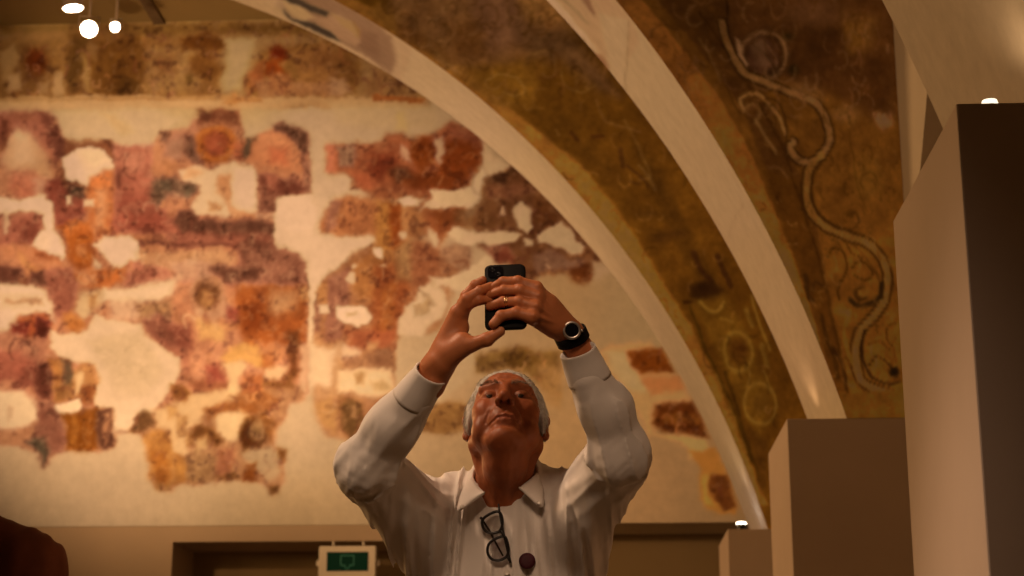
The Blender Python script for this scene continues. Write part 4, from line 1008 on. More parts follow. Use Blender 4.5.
# ------------------------------------------------------------------ implicit-surface modelling of bodies and cloth
def vn3(x, y, z, seed=0):
    xi = np.floor(x).astype(np.int64); yi = np.floor(y).astype(np.int64); zi = np.floor(z).astype(np.int64)
    fx, fy, fz = x-xi, y-yi, z-zi
    fx = fx*fx*(3-2*fx); fy = fy*fy*(3-2*fy); fz = fz*fz*(3-2*fz); out = 0
    for a in (0, 1):
        for b in (0, 1):
            for c in (0, 1):
                n = ((xi+a)*374761393 + (yi+b)*668265263 + (zi+c)*2147483647 + seed*1442695041) & 0xffffffff
                n = ((n ^ (n >> 13))*1274126177) & 0xffffffff
                n = ((n ^ (n >> 16)) & 0xffff)/65535.0
                out = out + n*(fx if a else 1-fx)*(fy if b else 1-fy)*(fz if c else 1-fz)
    return out
class Field:
    def __init__(s, lo, hi, h):
        s.h = h; s.lo = np.array(lo, float); n = np.ceil((np.array(hi)-s.lo)/h).astype(int)+1
        s.ax = [s.lo[i]+h*np.arange(n[i]) for i in range(3)]
        s.F = np.full(n, 1.0, np.float32)
    def sub(s, lo, hi, pad):
        sl = []
        for i in range(3):
            a = int(max(0, math.floor((lo[i]-pad-s.lo[i])/s.h))); b = int(min(len(s.ax[i]), math.ceil((hi[i]+pad-s.lo[i])/s.h)+1))
            if b <= a: return None, None
            sl.append(slice(a, b))
        g = np.meshgrid(*[s.ax[i][sl[i]] for i in range(3)], indexing='ij', sparse=True)
        return tuple(sl), g
    def op(s, sl, d, k, mode):
        A = s.F[sl]
        if mode == 'u':
            if k > 0:
                h = np.clip(.5+.5*(A-d)/k, 0, 1); s.F[sl] = A*(1-h)+d*h-k*h*(1-h)
            else: s.F[sl] = np.minimum(A, d)
        elif mode == 's':
            d = -d
            if k > 0:
                h = np.clip(.5-.5*(A-d)/k, 0, 1); s.F[sl] = A*(1-h)+d*h+k*h*(1-h)
            else: s.F[sl] = np.maximum(A, d)
    def cone(s, a, b, r1, r2=None, k=.01, mode='u', flat=None):
        a = np.array(a, float); b = np.array(b, float); r2 = r1 if r2 is None else r2; R = max(r1, r2)
        sl, g = s.sub(np.minimum(a, b)-R, np.maximum(a, b)+R, k*2+.03)
        if sl is None: return
        e = b-a; L2 = max((e**2).sum(), 1e-12)
        t = np.clip(((g[0]-a[0])*e[0]+(g[1]-a[1])*e[1]+(g[2]-a[2])*e[2])/L2, 0, 1)
        d = np.sqrt((g[0]-a[0]-t*e[0])**2+(g[1]-a[1]-t*e[1])**2+(g[2]-a[2]-t*e[2])**2)-(r1+(r2-r1)*t)
        s.op(sl, d, k, mode)
    def chain(s, pts, k=.004, mode='u', k0=None):
        for i in range(len(pts)-1):
            s.cone(pts[i][0], pts[i+1][0], pts[i][1], pts[i+1][1], k if (i or k0 is None) else k0, mode)
    def ell(s, c, r, R=None, k=.01, mode='u'):
        c = np.array(c, float); r = np.array(r, float); m = r.max()
        sl, g = s.sub(c-m, c+m, k*2+.03)
        if sl is None: return
        p = [g[0]-c[0], g[1]-c[1], g[2]-c[2]]
        if R is not None: p = [R[0][i]*p[0]+R[1][i]*p[1]+R[2][i]*p[2] for i in range(3)]
        q = np.sqrt((p[0]/r[0])**2+(p[1]/r[1])**2+(p[2]/r[2])**2)
        q2 = np.sqrt((p[0]/r[0]**2)**2+(p[1]/r[1]**2)**2+(p[2]/r[2]**2)**2)
        d = q*(q-1)/np.maximum(q2, 1e-6)
        s.op(sl, d, k, mode)
    def value(s, p):
        i = [int(round((p[j]-s.lo[j])/s.h)) for j in range(3)]
        if any(i[j] < 0 or i[j] >= s.F.shape[j] for j in range(3)): return 1.0
        return float(s.F[tuple(i)])
    def band(s, w):
        m = np.abs(s.F) < w; i = np.nonzero(m)
        return m, s.ax[0][i[0]], s.ax[1][i[1]], s.ax[2][i[2]]
    def mesh(s, smooth=1):
        F = s.F; ins = F < 0; n = F.shape
        c = np.zeros(tuple(q-1 for q in n), np.uint8)
        for a in (0, 1):
            for b in (0, 1):
                for d in (0, 1):
                    c += ins[a:n[0]-1+a, b:n[1]-1+b, d:n[2]-1+d]
        act = (c > 0) & (c < 8); I = np.argwhere(act); vid = np.full(act.shape, -1, np.int64); vid[act] = np.arange(len(I))
        acc = np.zeros((len(I), 3)); cnt = np.zeros(len(I))
        cor = [(a, b, d) for a in (0, 1) for b in (0, 1) for d in (0, 1)]
        V = {q: F[I[:, 0]+q[0], I[:, 1]+q[1], I[:, 2]+q[2]].astype(float) for q in cor}
        for q in cor:
            for axn in range(3):
                if q[axn] == 0:
                    r = list(q); r[axn] = 1; r = tuple(r); A, B = V[q], V[r]
                    m = (A < 0) != (B < 0); t = np.where(m, A/np.where(m, A-B, 1), 0)
                    p = np.array(q, float)[None].repeat(len(I), 0); p[:, axn] += t
                    acc[m] += p[m]; cnt[m] += 1
        v = (I + acc/np.maximum(cnt, 1)[:, None])*s.h + s.lo
        faces = []
        for axn in range(3):
            o1, o2 = [(1, 2), (2, 0), (0, 1)][axn]
            A = np.take(ins, range(0, n[axn]-1), axn); B = np.take(ins, range(1, n[axn]), axn)
            E = np.argwhere(A != B)
            ok = (E[:, o1] > 0) & (E[:, o2] > 0) & (E[:, o1] < n[o1]-1) & (E[:, o2] < n[o2]-1); E = E[ok]
            fl = ins[E[:, 0], E[:, 1], E[:, 2]]
            def cell(d1, d2):
                q = E.copy(); q[:, o1] -= d1; q[:, o2] -= d2; return vid[q[:, 0], q[:, 1], q[:, 2]]
            Q = np.stack([cell(1, 1), cell(0, 1), cell(0, 0), cell(1, 0)], -1)
            Q[~fl] = Q[~fl][:, ::-1]; faces.append(Q)
        f = np.concatenate(faces)
        for _ in range(smooth):
            a = np.zeros_like(v); w = np.zeros(len(v))
            for i in range(4):
                np.add.at(a, f[:, i], v[f[:, (i+1) % 4]]); np.add.at(w, f[:, i], 1)
            v = v*.5 + .5*a/np.maximum(w, 1)[:, None]
        return v, f
def grid_obj(name, v, f, m, parent=None, col=None):
    me = bpy.data.meshes.new(name); fast_mesh(me, v, f)
    if col is not None: set_color(me, col)
    return link(name, me, m, parent, True)
V3 = lambda p: np.array([p[0], p[1], p[2]], float)

M_skin = mat('skin', None, .48, attr='pigment', noise=(90, .06), bump=(260, .12, .0006), spec=.35)
M_skin.node_tree.nodes['Principled BSDF'].inputs['Subsurface Weight'].default_value = .10
M_skin.node_tree.nodes['Principled BSDF'].inputs['Subsurface Radius'].default_value = (.012, .005, .002)
M_hair = mat('grey_hair', (.46, .43, .38), .6, noise=(120, .35), spec=.3)
M_brow = mat('brow_hair', (.17, .11, .07), .7, noise=(200, .3))
M_shirt = mat('white_shirt_cotton', (.76, .71, .66), .8, noise=(5, .03), bump=(420, .10, .0004), spec=.15, sheen=.15)
M_trouser = mat('dark_trousers', (.05, .045, .05), .85, noise=(20, .1))
M_shoe = mat('shoe_leather', (.04, .025, .02), .4, noise=(20, .1))
M_eye = mat('eye_white', (.15, .085, .055), .2, noise=(60, .05), spec=.5)  # eye white darkened to carry the shade under the lids
M_iris = mat('iris_dark', (.03, .018, .01), .15, noise=(60, .05), spec=.6)
M_glossblack = mat('black_gloss', (.005, .005, .007), .18, noise=(60, .1), spec=.3)
M_strap = mat('black_strap', (.006, .0055, .0055), .7, noise=(90, .2), spec=.12)
M_steel = mat('brushed_steel', (.50, .46, .42), .35, metal=1, noise=(120, .1))
M_gold = mat('pale_gold', (.85, .62, .34), .22, metal=1, noise=(80, .05))
M_glassy = mat('spectacle_glass', (.95, .95, .95), .03, trans=1, ior=1.45, spec=.6, noise=(5, .01))
M_badge = mat('badge_enamel', (.055, .012, .018), .55, noise=(160, .25), spec=.15)
M_badgemark = mat('badge_print', (.16, .05, .045), .4, noise=(200, .3))
M_button = mat('shirt_button', (.70, .64, .56), .25, noise=(60, .04), spec=.5)

class Head:
    """face axes: x across, f forward, u up"""
    def __init__(s, C, tilt, turn=0.0):
        s.C = np.array(C, float); ct, st = math.cos(tilt), math.sin(tilt); cz, sz = math.cos(turn), math.sin(turn)
        s.X = np.array([cz, sz, 0]); s.Fw = np.array([ct*sz, -ct*cz, st]); s.U = np.array([-st*sz, st*cz, ct])
        s.R = np.array([s.X, s.Fw, s.U]).T       # columns are the axes
    def p(s, x, f, u): return s.C + x*s.X + f*s.Fw + u*s.U
    def carve(s, G, detail=True):
        p, R = s.p, s.R
        G.ell(p(0, -.012, .036), (.0765, .097, .082), R, k=.02)
        G.ell(p(0, .036, -.018), (.0635, .058, .078), R, k=.02)
        for q in (-1, 1):
            G.cone(p(q*.054, .004, -.048), p(q*.022, .066, -.094), .021, .017, .018)
            G.ell(p(q*.043, .062, -.020), (.022, .024, .026), R, k=.016)
            G.ell(p(q*.048, .052, -.062), (.018, .025, .022), R, k=.018)        # jowl
            G.cone(p(q*.010, .086, .034), p(q*.046, .073, .031), .0095, .008, .008)
        G.ell(p(0, .080, -.094), (.021, .017, .017), R, k=.014)
        G.cone(p(0, .055, -.092), p(0, .006, -.098), .028, .040, .02)             # under the chin
        if not detail: 
            G.cone(p(0, .088, .02), p(0, .112, -.024), .008, .012, .006); return
        G.ell(p(0, .082, -.052), (.029, .016, .023), R, k=.020)                    # muzzle
        for q in (-1, 1):
            G.ell(p(q*.031, .094, .008), (.0165, .014, .0115), R, k=.010, mode='s')
            G.ell(p(q*.031, .0765, .009), (.0158, .0138, .0132), R, k=.003)        # closed lid mass
            G.cone(p(q*.019, .0875, .0015), p(q*.031, .0915, .0022), .0014, .0019, .002, 's')
            G.cone(p(q*.031, .0915, .0022), p(q*.043, .0862, .0005), .0019, .0012, .002, 's')
            G.cone(p(q*.020, .086, -.006), p(q*.040, .080, -.009), .004, .004, .006)  # bag
            G.cone(p(q*.021, .084, -.013), p(q*.040, .076, -.016), .0020, .0012, .004, 's')
        G.cone(p(0, .088, .026), p(0, .112, -.016), .0080, .0100, .010)
        G.ell(p(0, .111, -.021), (.0118, .0110, .0100), R, k=.007)
        for q in (-1, 1):
            G.ell(p(q*.0130, .102, -.0255), (.0068, .0105, .0078), R, k=.003)
            G.ell(p(q*.0072, .1075, -.0325), (.0043, .0066, .0062), R, k=.0015, mode='s')
            # nasolabial fold
            G.chain([(p(q*.020, .099, -.024), .0012), (p(q*.031, .0905, -.042), .0012), (p(q*.039, .0800, -.062), .0010)], .006, 's')
        # lips, closed, corners drawn down
        up = [(p(-.029, .0815, -.0655), .0020), (p(-.014, .0950, -.0580), .0032), (p(0, .0980, -.0565), .0030), (p(.014, .0950, -.0580), .0032), (p(.029, .0815, -.0655), .0020)]
        lo = [(p(-.024, .0820, -.0690), .0022), (p(-.011, .0920, -.0660), .0038), (p(0, .0935, -.0655), .0042), (p(.011, .0920, -.0660), .0038), (p(.024, .0820, -.0690), .0022)]
        G.chain(up, .003); G.chain(lo, .003)
        G.chain([(p(-.032, .0810, -.0705), .0014), (p(-.014, .0975, -.0622), .0013), (p(0, .1005, -.0608), .0013), (p(.014, .0975, -.0622), .0013), (p(.032, .0810, -.0705), .0014)], .003, 's')
        G.cone(p(-.012, .0965, -.0790), p(.012, .0965, -.0790), .0035, .0035, .007, 's')
        G.cone(p(0, .102, -.040), p(0, .102, -.050), .0018, .0022, .004, 's')
        for q in (-1, 1):                                                           # ears
            G.ell(p(q*.0785, -.008, -.002), (.0075, .0175, .0310), R, k=.005)
            G.ell(p(q*.0800, -.012, .022), (.0095, .0150, .0100), R, k=.004)
            G.ell(p(q*.0800, .002, -.029), (.0070, .0080, .0105), R, k=.005)
            G.ell(p(q*.0860, .001, .002), (.0065, .0080, .0150), R, k=.004, mode='s')
        for i, u in enumerate((.050, .058, .067)):                                   # forehead lines
            G.cone(p(-.030, .083-.004*i, u), p(.030, .083-.004*i, u), .0014, .0014, .004, 's')
    def colour(s, v, base=(.33, .098, .036)):
        q = v - s.C; x = q@s.X; f = q@s.Fw; u = q@s.U
        c = np.ones((len(v), 3))*np.array(base)
        def blob(cx, cf, cu, r, col, a, both=True):
            nonlocal c
            for g in ((-1, 1) if both and cx else (1,)):
                w = np.exp(-(((x-g*cx)/r[0])**2+((f-cf)/r[1])**2+((u-cu)/r[2])**2))*a
                c = c*(1-w[:, None]) + np.array(col)*w[:, None]
        blob(.042, .075, -.02, (.020, .03, .018), (.46, .12, .045), .5)
        blob(0, .118, -.022, (.014, .02, .012), (.46, .12, .045), .5)
        blob(0, .097, -.061, (.022, .012, .007), (.34, .09, .05), .75)
        blob(.030, .092, .006, (.018, .012, .012), (.25, .08, .035), .6)
        blob(0, .09, .055, (.05, .03, .02), (.48, .15, .055), .3)
        blob(0, .06, -.10, (.06, .07, .02), (.36, .11, .04), .4)
        blob(.0072, .1045, -.0285, (.0045, .0065, .0055), (.04, .012, .006), .95)  # nostril hollows: shade put into the skin colour
        blob(.031, .0905, .0015, (.013, .006, .004), (.12, .035, .015), .6)  # shade along the lid slits, put into the skin colour
        return c

def neck_and_chest(G, H, nb, chest=True):
    top = H.p(0, -.030, -.045); G.cone(top, nb, .056, .062, .02)
    G.cone(H.p(0, .012, -.098), nb+np.array([0, -.035, .0]), .036, .034, .03)
    for q in (-1, 1):   # neck cords
        G.cone(H.p(q*.058, -.012, -.052), nb+np.array([q*.018, -.058, -.035]), .013, .010, .014)
    for q in (-1, 1):
        G.cone(H.p(q*.010, .040, -.108), nb+np.array([q*.010, -.066, -.02]), .0055, .005, .008)
    G.cone(H.p(0, .020, -.118), nb+np.array([0, -.055, -.01]), .018, .014, .02)
    G.ell(nb+np.array([0, .01, -.07]), (.13, .075, .07), k=.03)

# ------------------------------------------------------------------ the visitor taking a picture
HY = 3.47
eye_w = P(504, 392.5, HY-.088*math.cos(.52)+.01*math.sin(.52))
TILT = .53
hz = eye_w.z - (.088*math.sin(TILT)+.010*math.cos(TILT))
H = Head((eye_w.x, HY, hz), TILT, .03)
NB = V3(P(504, 497, 3.505))
man = empty('person', (float(H.C[0]), 3.55, 0)); tag(man, 'person in a white shirt raising a phone overhead with both hands', 'person')

def q(x, y, Y): return V3(P(x, y, Y))
# joints
SL, EL, WL = q(421, 513, 3.50), q(368, 467, 3.21), q(423, 385, 3.10)
SR, ER, WR = q(584, 505, 3.50), q(619, 454, 3.22), q(583, 363, 3.115)
skin_v, skin_f, skin_c = [], [], []
def add_skin(v, f, c):
    n = sum(len(a) for a in skin_v); skin_v.append(v); skin_f.append(f+n); skin_c.append(c)
# head and neck
lo = H.C-np.array([.14, .17, .26]); hi = H.C+np.array([.14, .16, .16])
G = Field(lo, hi, .0016); H.carve(G); neck_and_chest(G, H, NB)
m, x, y, z = G.band(.006)
G.F[m] += (.0009*(vn3(x/.006, y/.006, z/.010, 3)-.5)+.0016*(vn3(x/.012, y/.03, z/.035, 4)-.5)).astype(np.float32)
v, f = G.mesh(1); add_skin(v, f, H.colour(v))
# hands
HC = np.array([.45, .155, .060])
def hand_colour(v, tips):
    c = np.ones((len(v), 3))*HC
    n = vn3(v[:, 0]/.02, v[:, 1]/.02, v[:, 2]/.02, 8); c *= (1+.16*(n-.5))[:, None]
    for t, r, col, a in tips:
        w = np.exp(-((v-t)**2).sum(1)/r**2)*a; c = c*(1-w[:, None])+np.array(col)*w[:, None]
    return c
D1 = 3.075   # depth of the phone's middle
def J(x, y, dy, r): return (q(x, y, D1+dy), r)
# his left hand (on the right in view), back of the hand to us, fingers across the phone
G = Field(q(482, 372, 3.0)-np.array([0, .03, 0]), q(600, 262, 3.0)+np.array([.02, .24, .03]), .0012)
wr = q(570, 333, D1+.035); fa = q(579, 353, D1+.06)
def J2(x, y, dy, r): return J(x, y, dy-.0010*max(y-297, 0), r)      # the phone leans, its foot nearer
fing = [
 [J2(536, 288, -.022, .0118), J2(518, 281.5, -.026, .0100), J2(503, 282, -.022, .0090), J2(492, 288, -.012, .0080)],
 [J2(537, 297, -.026, .0122), J2(520, 290.5, -.031, .0102), J2(504, 290.5, -.027, .0092), J2(489.5, 295, -.014, .0082)],
 [J2(535, 307, -.024, .0118), J2(519, 302, -.029, .0102), J2(503, 302, -.025, .0094), J2(490, 306.5, -.013, .0082)],
 [J2(532, 317, -.019, .0118), J2(516, 313, -.024, .0102), J2(501, 316, -.022, .0098), J2(493.5, 324, -.016, .0086)]]
G.cone(fa, wr, .0265, .0245, .01); G.cone(fa+np.array([.012, 0, -.004]), wr+np.array([.004, .002, -.006]), .024, .020, .01)
ends = [q(561, 320, D1+.02), q(562, 324, D1+.016), q(562, 329, D1+.018), q(559, 333, D1+.022)]
for ch, e, r in zip(fing, ends, (.0150, .0155, .0150, .0130)):
    G.cone(ch[0][0]+np.array([0, .006, 0]), e, ch[0][1]+.0015, r, .012)
    G.ell(ch[0][0]+np.array([0, -.002, 0]), (.0105, .0095, .0105), k=.006)
G.cone(q(549, 306, D1), wr, .020, .021, .012); G.cone(q(533, 317, D1-.010), q(553, 327, D1+.010), .0125, .0160, .012)
for ch in fing: 
    G.chain(ch, .0022, k0=.006)
    for a in ch[1:3]: G.ell(a[0]+np.array([0, -.0012, 0]), (a[1]*1.02, a[1]*1.0, a[1]*1.04), k=.003)
G.chain([(q(556, 318, D1+.03), .016), (q(541, 306, D1+.032), .0135), (q(524, 300, D1+.028), .0112), (q(512, 296, D1+.022), .0092)], .004, k0=.012)
for ch in fing[:4]:
    G.cone(ch[0][0]+np.array([.004, -.011, 0]), q(560, 325, D1+.002), .0022, .0015, .006)
v, f = G.mesh(1)
add_skin(v, f, hand_colour(v, [(a[0]+np.array([0, -.008, 0]), .010, (.48, .15, .06), .4) for ch in fing for a in ch[:3:1]]))
# his right hand (on the left in view): thumb below, fingers on the phone's edge
G = Field(q(405, 392, 3.0)-np.array([0, .03, 0]), q(512, 264, 3.0)+np.array([.02, .25, .03]), .0012)
wr1 = q(433, 369, D1+.015)
G.cone(q(427, 386, D1+.03), wr1, .0275, .0250, .01)
G.cone(q(432, 384, D1+.03), q(443, 366, D1+.01), .0245, .0220, .01)
for kx, ky, dy, r in ((457, 314, -.008, .0150), (459, 316, .010, .0150), (458, 318, .026, .0140), (456, 322, .040, .0120)):
    G.cone(wr1+np.array([.002, dy*.4, .004]), q(kx, ky, D1+dy), .0190, r, .012)
G.cone(q(441, 362, D1), q(463, 341, D1-.014), .0215, .0165, .014)
G.cone(q(446, 350, D1+.004), q(461, 328, D1+.004), .0200, .0150, .014)
f1 = [[J(458, 312, -.010, .0118), J(467, 299, -.022, .0104), J(480, 291, -.022, .0092), J(491, 286, -.012, .0078)],
      [J(461, 316, .004, .0116), J(468, 304.5, -.016, .0100), J(479, 300, -.020, .0090), J(489.5, 300, -.012, .0076)],
      [J(459, 312, .022, .0112), J(466, 296, .014, .0098), J(475, 285, .010, .0086), J(483, 280, .006, .0072)],
      [J(456, 318, .040, .0100), J(462, 303, .040, .0086), J(472, 293, .034, .0078), J(481, 289, .026, .0066)]]
for ch in f1:
    G.chain(ch, .0025, k0=.008)
    for a in ch[1:3]: G.ell(a[0], (a[1]*1.06, a[1]*1.02, a[1]*1.04), k=.003)
th = [J(452, 354, -.006, .0180), J(471, 345, -.022, .0130), J(487, 339.5, -.032, .0118), J(500, 331.5, -.034, .0092)]
G.chain(th, .005, k0=.014)
G.ell(th[2][0], (.0128, .0120, .0120), k=.003)
v, f = G.mesh(1)
add_skin(v, f, hand_colour(v, [(a[0]+np.array([0, -.008, 0]), .009, (.46, .14, .055), .4) for ch in f1[:2] for a in ch[:3]] + [(th[3][0]+np.array([.003, -.006, .004]), .006, (.58, .27, .14), .6)]))
# arms inside the sleeves, trunk and legs under the clothes
G = Field((-.65, 3.0, .0), (.40, 3.80, 1.50), .010)
G.cone(WL*.75+EL*.25, EL, .030, .038, .01); G.cone(EL, SL, .038, .046, .01)
G.cone(WR*.75+ER*.25, ER, .030, .038, .01); G.cone(ER, SR, .038, .046, .01)
cx = float(H.C[0])+.004
TC = np.array([cx, 3.555, 0])
G.ell((cx, 3.55, 1.27), (.150, .095, .20), k=.04); G.ell((cx, 3.57, 1.0), (.135, .10, .16), k=.04)
HL, HR = np.array([cx-.09, 3.58, .90]), np.array([cx+.09, 3.58, .90])
KL, KR = np.array([cx-.10, 3.56, .50]), np.array([cx+.11, 3.57, .50])
FL, FR = np.array([cx-.11, 3.61, .09]), np.array([cx+.13, 3.61, .09])
for a, b, c in ((HL, KL, FL), (HR, KR, FR)):
    G.cone(a, b, .080, .052, .03); G.cone(b, c, .050, .036, .02); G.cone(c+[0, 0, -.05], c+[0, -.13, -.06], .030, .024, .02)
v, f = G.mesh(1); add_skin(v, f, np.ones((len(v), 3))*HC)
body = grid_obj('body', np.concatenate(skin_v), np.concatenate(skin_f), M_skin, man, np.concatenate(skin_c))

# eyes
for s_ in (-1, 1):
    c = H.p(s_*.031, .0765, .0060)
    bm = bmesh.new(); bmesh.ops.create_uvsphere(bm, u_segments=20, v_segments=14, radius=.0122, matrix=Matrix.Translation(c)); e = bm_obj('eye', bm, M_eye, man, True)
    bm = bmesh.new(); add_lathe(bm, [(.0062, 0), (.0060, .0008), (.003, .0016), (.001, .0018)], frame_to(Vector(c+.0108*H.Fw-.003*H.U), H.Fw)); bm_obj('iris', bm, M_iris, e, True)
# brows: short hairs
def hairs(n, gen, w=.0006):
    V, Fc = [], []
    for i in range(n):
        pts, side = gen(i)
        b = len(V)
        for k, p_ in enumerate(pts):
            ww = w*(1-k/(len(pts)-.5)); V.append(p_-side*ww); V.append(p_+side*ww)
        for k in range(len(pts)-1): Fc.append((b+2*k, b+2*k+1, b+2*k+3, b+2*k+2))
    return np.array(V), np.array(Fc)
for s_ in (-1, 1):
    def gen(i):
        t = RNG.random(); x = .012+.036*t
        p0 = H.p(s_*x, .0955-.012*t**2+RNG.normal()*.0005, .030+.004*math.sin(t*2.6)+RNG.normal()*.0022)
        d = s_*H.X*.6+H.Fw*.45+H.U*(.25-.5*t)+RNG.normal(size=3)*.25; d /= np.linalg.norm(d)
        return [p0, p0+d*.004, p0+d*.008+H.U*-.001], H.U
    v, f = hairs(150, gen, .00045); o = grid_obj('eyebrow', v, f, M_brow, man)
# hair: cropped grey, receding at the front
G = Field(H.C-np.array([.12, .14, .12]), H.C+np.array([.12, .16, .16]), .002)
G.ell(H.p(0, -.014, .037), (.0795, .0985, .0890), H.R, k=.0)
for s_ in (-1, 1): G.ell(H.p(s_*.0755, .004, .004), (.0062, .024, .034), H.R, k=.012)
G.ell(H.p(0, .092, -.004), (.0745, .080, .088), H.R, k=.006, mode='s')
G.ell(H.p(0, -.010, -.115), (.12, .14, .085), H.R, k=.006, mode='s')
for s_ in (-1, 1): G.ell(H.p(s_*.083, -.008, -.006), (.014, .017, .032), H.R, k=.003, mode='s')
m, x, y, z = G.band(.008)
pq = np.stack([x, y, z], -1)-H.C; a_, b_, c_ = pq@H.X, pq@H.Fw, pq@H.U
G.F[m] += (.0028*(vn3(a_/.003, b_/.020, c_/.018, 5)-.5)).astype(np.float32)
v, f = G.mesh(1); 
def gen(i):
    while True:
        k = RNG.integers(len(v)); p0 = v[k]; r = p0-H.C-H.U*.03; b = (p0-H.C)
        if np.linalg.norm(r) > .07: break
    n = r/np.linalg.norm(r)
    d = n*.32 + (H.Fw*-.8 + H.U*(-.7 if abs(b@H.X) > .055 else .15)) + RNG.normal(size=3)*.13; d /= np.linalg.norm(d)
    L = .010+.009*RNG.random(); sd = np.cross(d, [0, 1, .2]); sd /= max(np.linalg.norm(sd), 1e-6)
    return [p0-n*.001, p0+d*L*.5+n*.0012, p0+d*L], sd
v2, f2 = hairs(5200, gen, .00045)
grid_obj('hair', np.concatenate([v, v2]), np.concatenate([f, f2+len(v)]), M_hair, man)

# ------------------------------------------------------------------ shirt
G = Field((-.66, 2.98, .87), (.38, 3.76, 1.78), .0035)
G.ell((cx, 3.555, 1.24), (.185, .122, .26), k=.05)
G.ell((cx, 3.545, 1.36), (.180, .105, .10), k=.05)
G.ell((cx, 3.575, 1.02), (.175, .128, .18), k=.05)
for S, E_, W_, low in ((SL, EL, WL, q(430, 548, 3.50)), (SR, ER, WR, q(568, 545, 3.50))):
    inn = 1 if S is SL else -1
    G.cone(NB+np.array([-inn*.05, .02, -.02]), S+np.array([0, 0, .004]), .046, .060, .04)
    G.cone(S, E_, .064, .050, .03); G.cone(low, E_+np.array([0, 0, -.006]), .074, .046, .03)
    mid = (E_+W_)/2 + np.array([.010 if S is SR else -.004, 0, 0])
    G.cone(E_, mid, .050, .0435, .02); G.cone(mid, W_+(E_-W_)*.16, .0435, .0385, .02)
    G.cone(E_, E_+np.array([0, .03, -.010]), .044, .044, .03)
m, x, y, z = G.band(.030)
pt3 = np.stack([x, y, z], -1)
def seg_d(a, b):
    e = b-a; t = np.clip(((pt3-a)@e)/(e@e), 0, 1); return np.linalg.norm(pt3-a-t[:, None]*e, axis=1)
limbs = [(EL, WL), (ER, WR), (SL, EL), (SR, ER)]
dl = np.stack([seg_d(*l) for l in limbs], 0); near = dl.argmin(0); dmin = dl.min(0)
disp = np.zeros(len(x))
# chest: long folds hanging from the yoke, fanning slightly outward
fan = (x-cx)/(1+.55*np.clip(1.45-z, -.2, .4)/.4*0.35)
n1 = vn3(fan/.0155+40+z*3*np.sign(x-cx), z/.26, y/.20, 2); n2 = vn3(fan/.0085+10+z*3, z/.24, y/.2, 6); n3 = vn3((x+.35*z*np.sign(x-cx))/.034, z/.30, y/.2, 9)
ridge = np.clip(1-np.abs(2*n1-1)*1.7, 0, 1)
torso = .0150*(ridge-.4)+.0100*(n2-.5)+.011*(n3-.5)
wt = 1/(1+np.exp((.085-dmin)/.012))    # 1 on the trunk
arm = np.zeros(len(x))
for i, (a, b) in enumerate(limbs):
    e = (b-a)/np.linalg.norm(b-a); u1 = np.cross(e, [0, 1, 0]); u1 /= np.linalg.norm(u1); u2 = np.cross(e, u1)
    w_ = near == i; rel = pt3[w_]-a; t = rel@e; p1 = rel@u1; p2 = rel@u2
    A = vn3(p1/.026+t*4+i*9, p2/.030, t/.26, 12+i); B = vn3(p1/.012-t*9, p2/.012, t/.05, 22+i)
    cr = np.exp(-(t/.055)**2) if i < 2 else np.exp(-((t-np.linalg.norm(b-a))/.05)**2)
    C_ = vn3(t/.011+p1*25, p1/.05, p2/.05, 32+i)
    arm[w_] = .0095*((1-np.abs(2*A-1))**1.6-.38)+.0012*(B-.5)+.0022*cr*((1-np.abs(2*C_-1))-.5)
cuffm = np.minimum(np.linalg.norm(pt3-WL, axis=1), np.linalg.norm(pt3-WR, axis=1)); arm *= np.clip((cuffm-.05)/.03, .05, 1)
disp = torso*wt + arm*(1-wt)
vd = np.linalg.norm(pt3-q(501, 500, 3.40), axis=1); disp *= np.clip((vd-.03)/.05, .1, 1)
G.F[m] -= disp.astype(np.float32)
G.cone(H.p(0, -.03, -.06), NB, .064, .060, .01, 's')
G.cone(q(502, 480, 3.41), q(501, 509, 3.392), .036, .003, .006, 's')
shirtF = G
# openings of the hem: cut flat
v, f = G.mesh(1)
zc = v[:, 2] < .885
v[zc, 2] = .885
shirt = grid_obj('shirt', v, f, M_shirt, man)
def surf(px, py, y0=3.1, y1=3.7, off=0.0):
    """first point of the shirt met along the sight line"""
    Y = y0
    while Y < y1:
        p_ = V3(P(px, py, Y))
        if shirtF.value(p_) < off: return p_
        Y += .0015
    return V3(P(px, py, 3.42))
# cuffs: a separate stiffer band at each wrist
def cuff(W_, E_, label, r0, r1, Ln, hand):
    d = (W_-E_)/np.linalg.norm(W_-E_)
    M = frame_to(Vector(W_-d*Ln*.55), d)
    bm = bmesh.new()
    prof = [(r1*.90, -.004), (r1+.0015, -.002), (r1+.001, .004), ((r0+r1)/2+.002, Ln*.5), (r0+.0015, Ln*.92), (r0+.0022, Ln*.97), (r0+.0008, Ln), (r0-.0022, Ln*.985), (r0-.004, Ln*.8), (r0-.004, Ln*.4), (r0-.006, Ln*.3)]
    rings = []
    seg = 64
    for r, h in prof:
        rg = []
        for k in range(seg):
            a = 2*math.pi*k/seg; wv = 1+.035*math.sin(2*a+.6)+.02*math.sin(3*a+1+h*40)
            rg.append(bm.verts.new(M @ Vector((r*wv*math.cos(a), r*wv*.95*math.sin(a), h))))
        rings.append(rg)
    for A, B in zip(rings, rings[1:]):
        for k in range(seg): bm.faces.new((A[k], A[(k+1) % seg], B[(k+1) % seg], B[k]))
    o = bm_obj('cuff', bm, M_shirt, shirt, True)
    return M
MC1 = cuff(WL, EL, 0, .0315, .0395, .066, 0)
MC2 = cuff(WR, ER, 0, .0315, .0385, .060, 0)
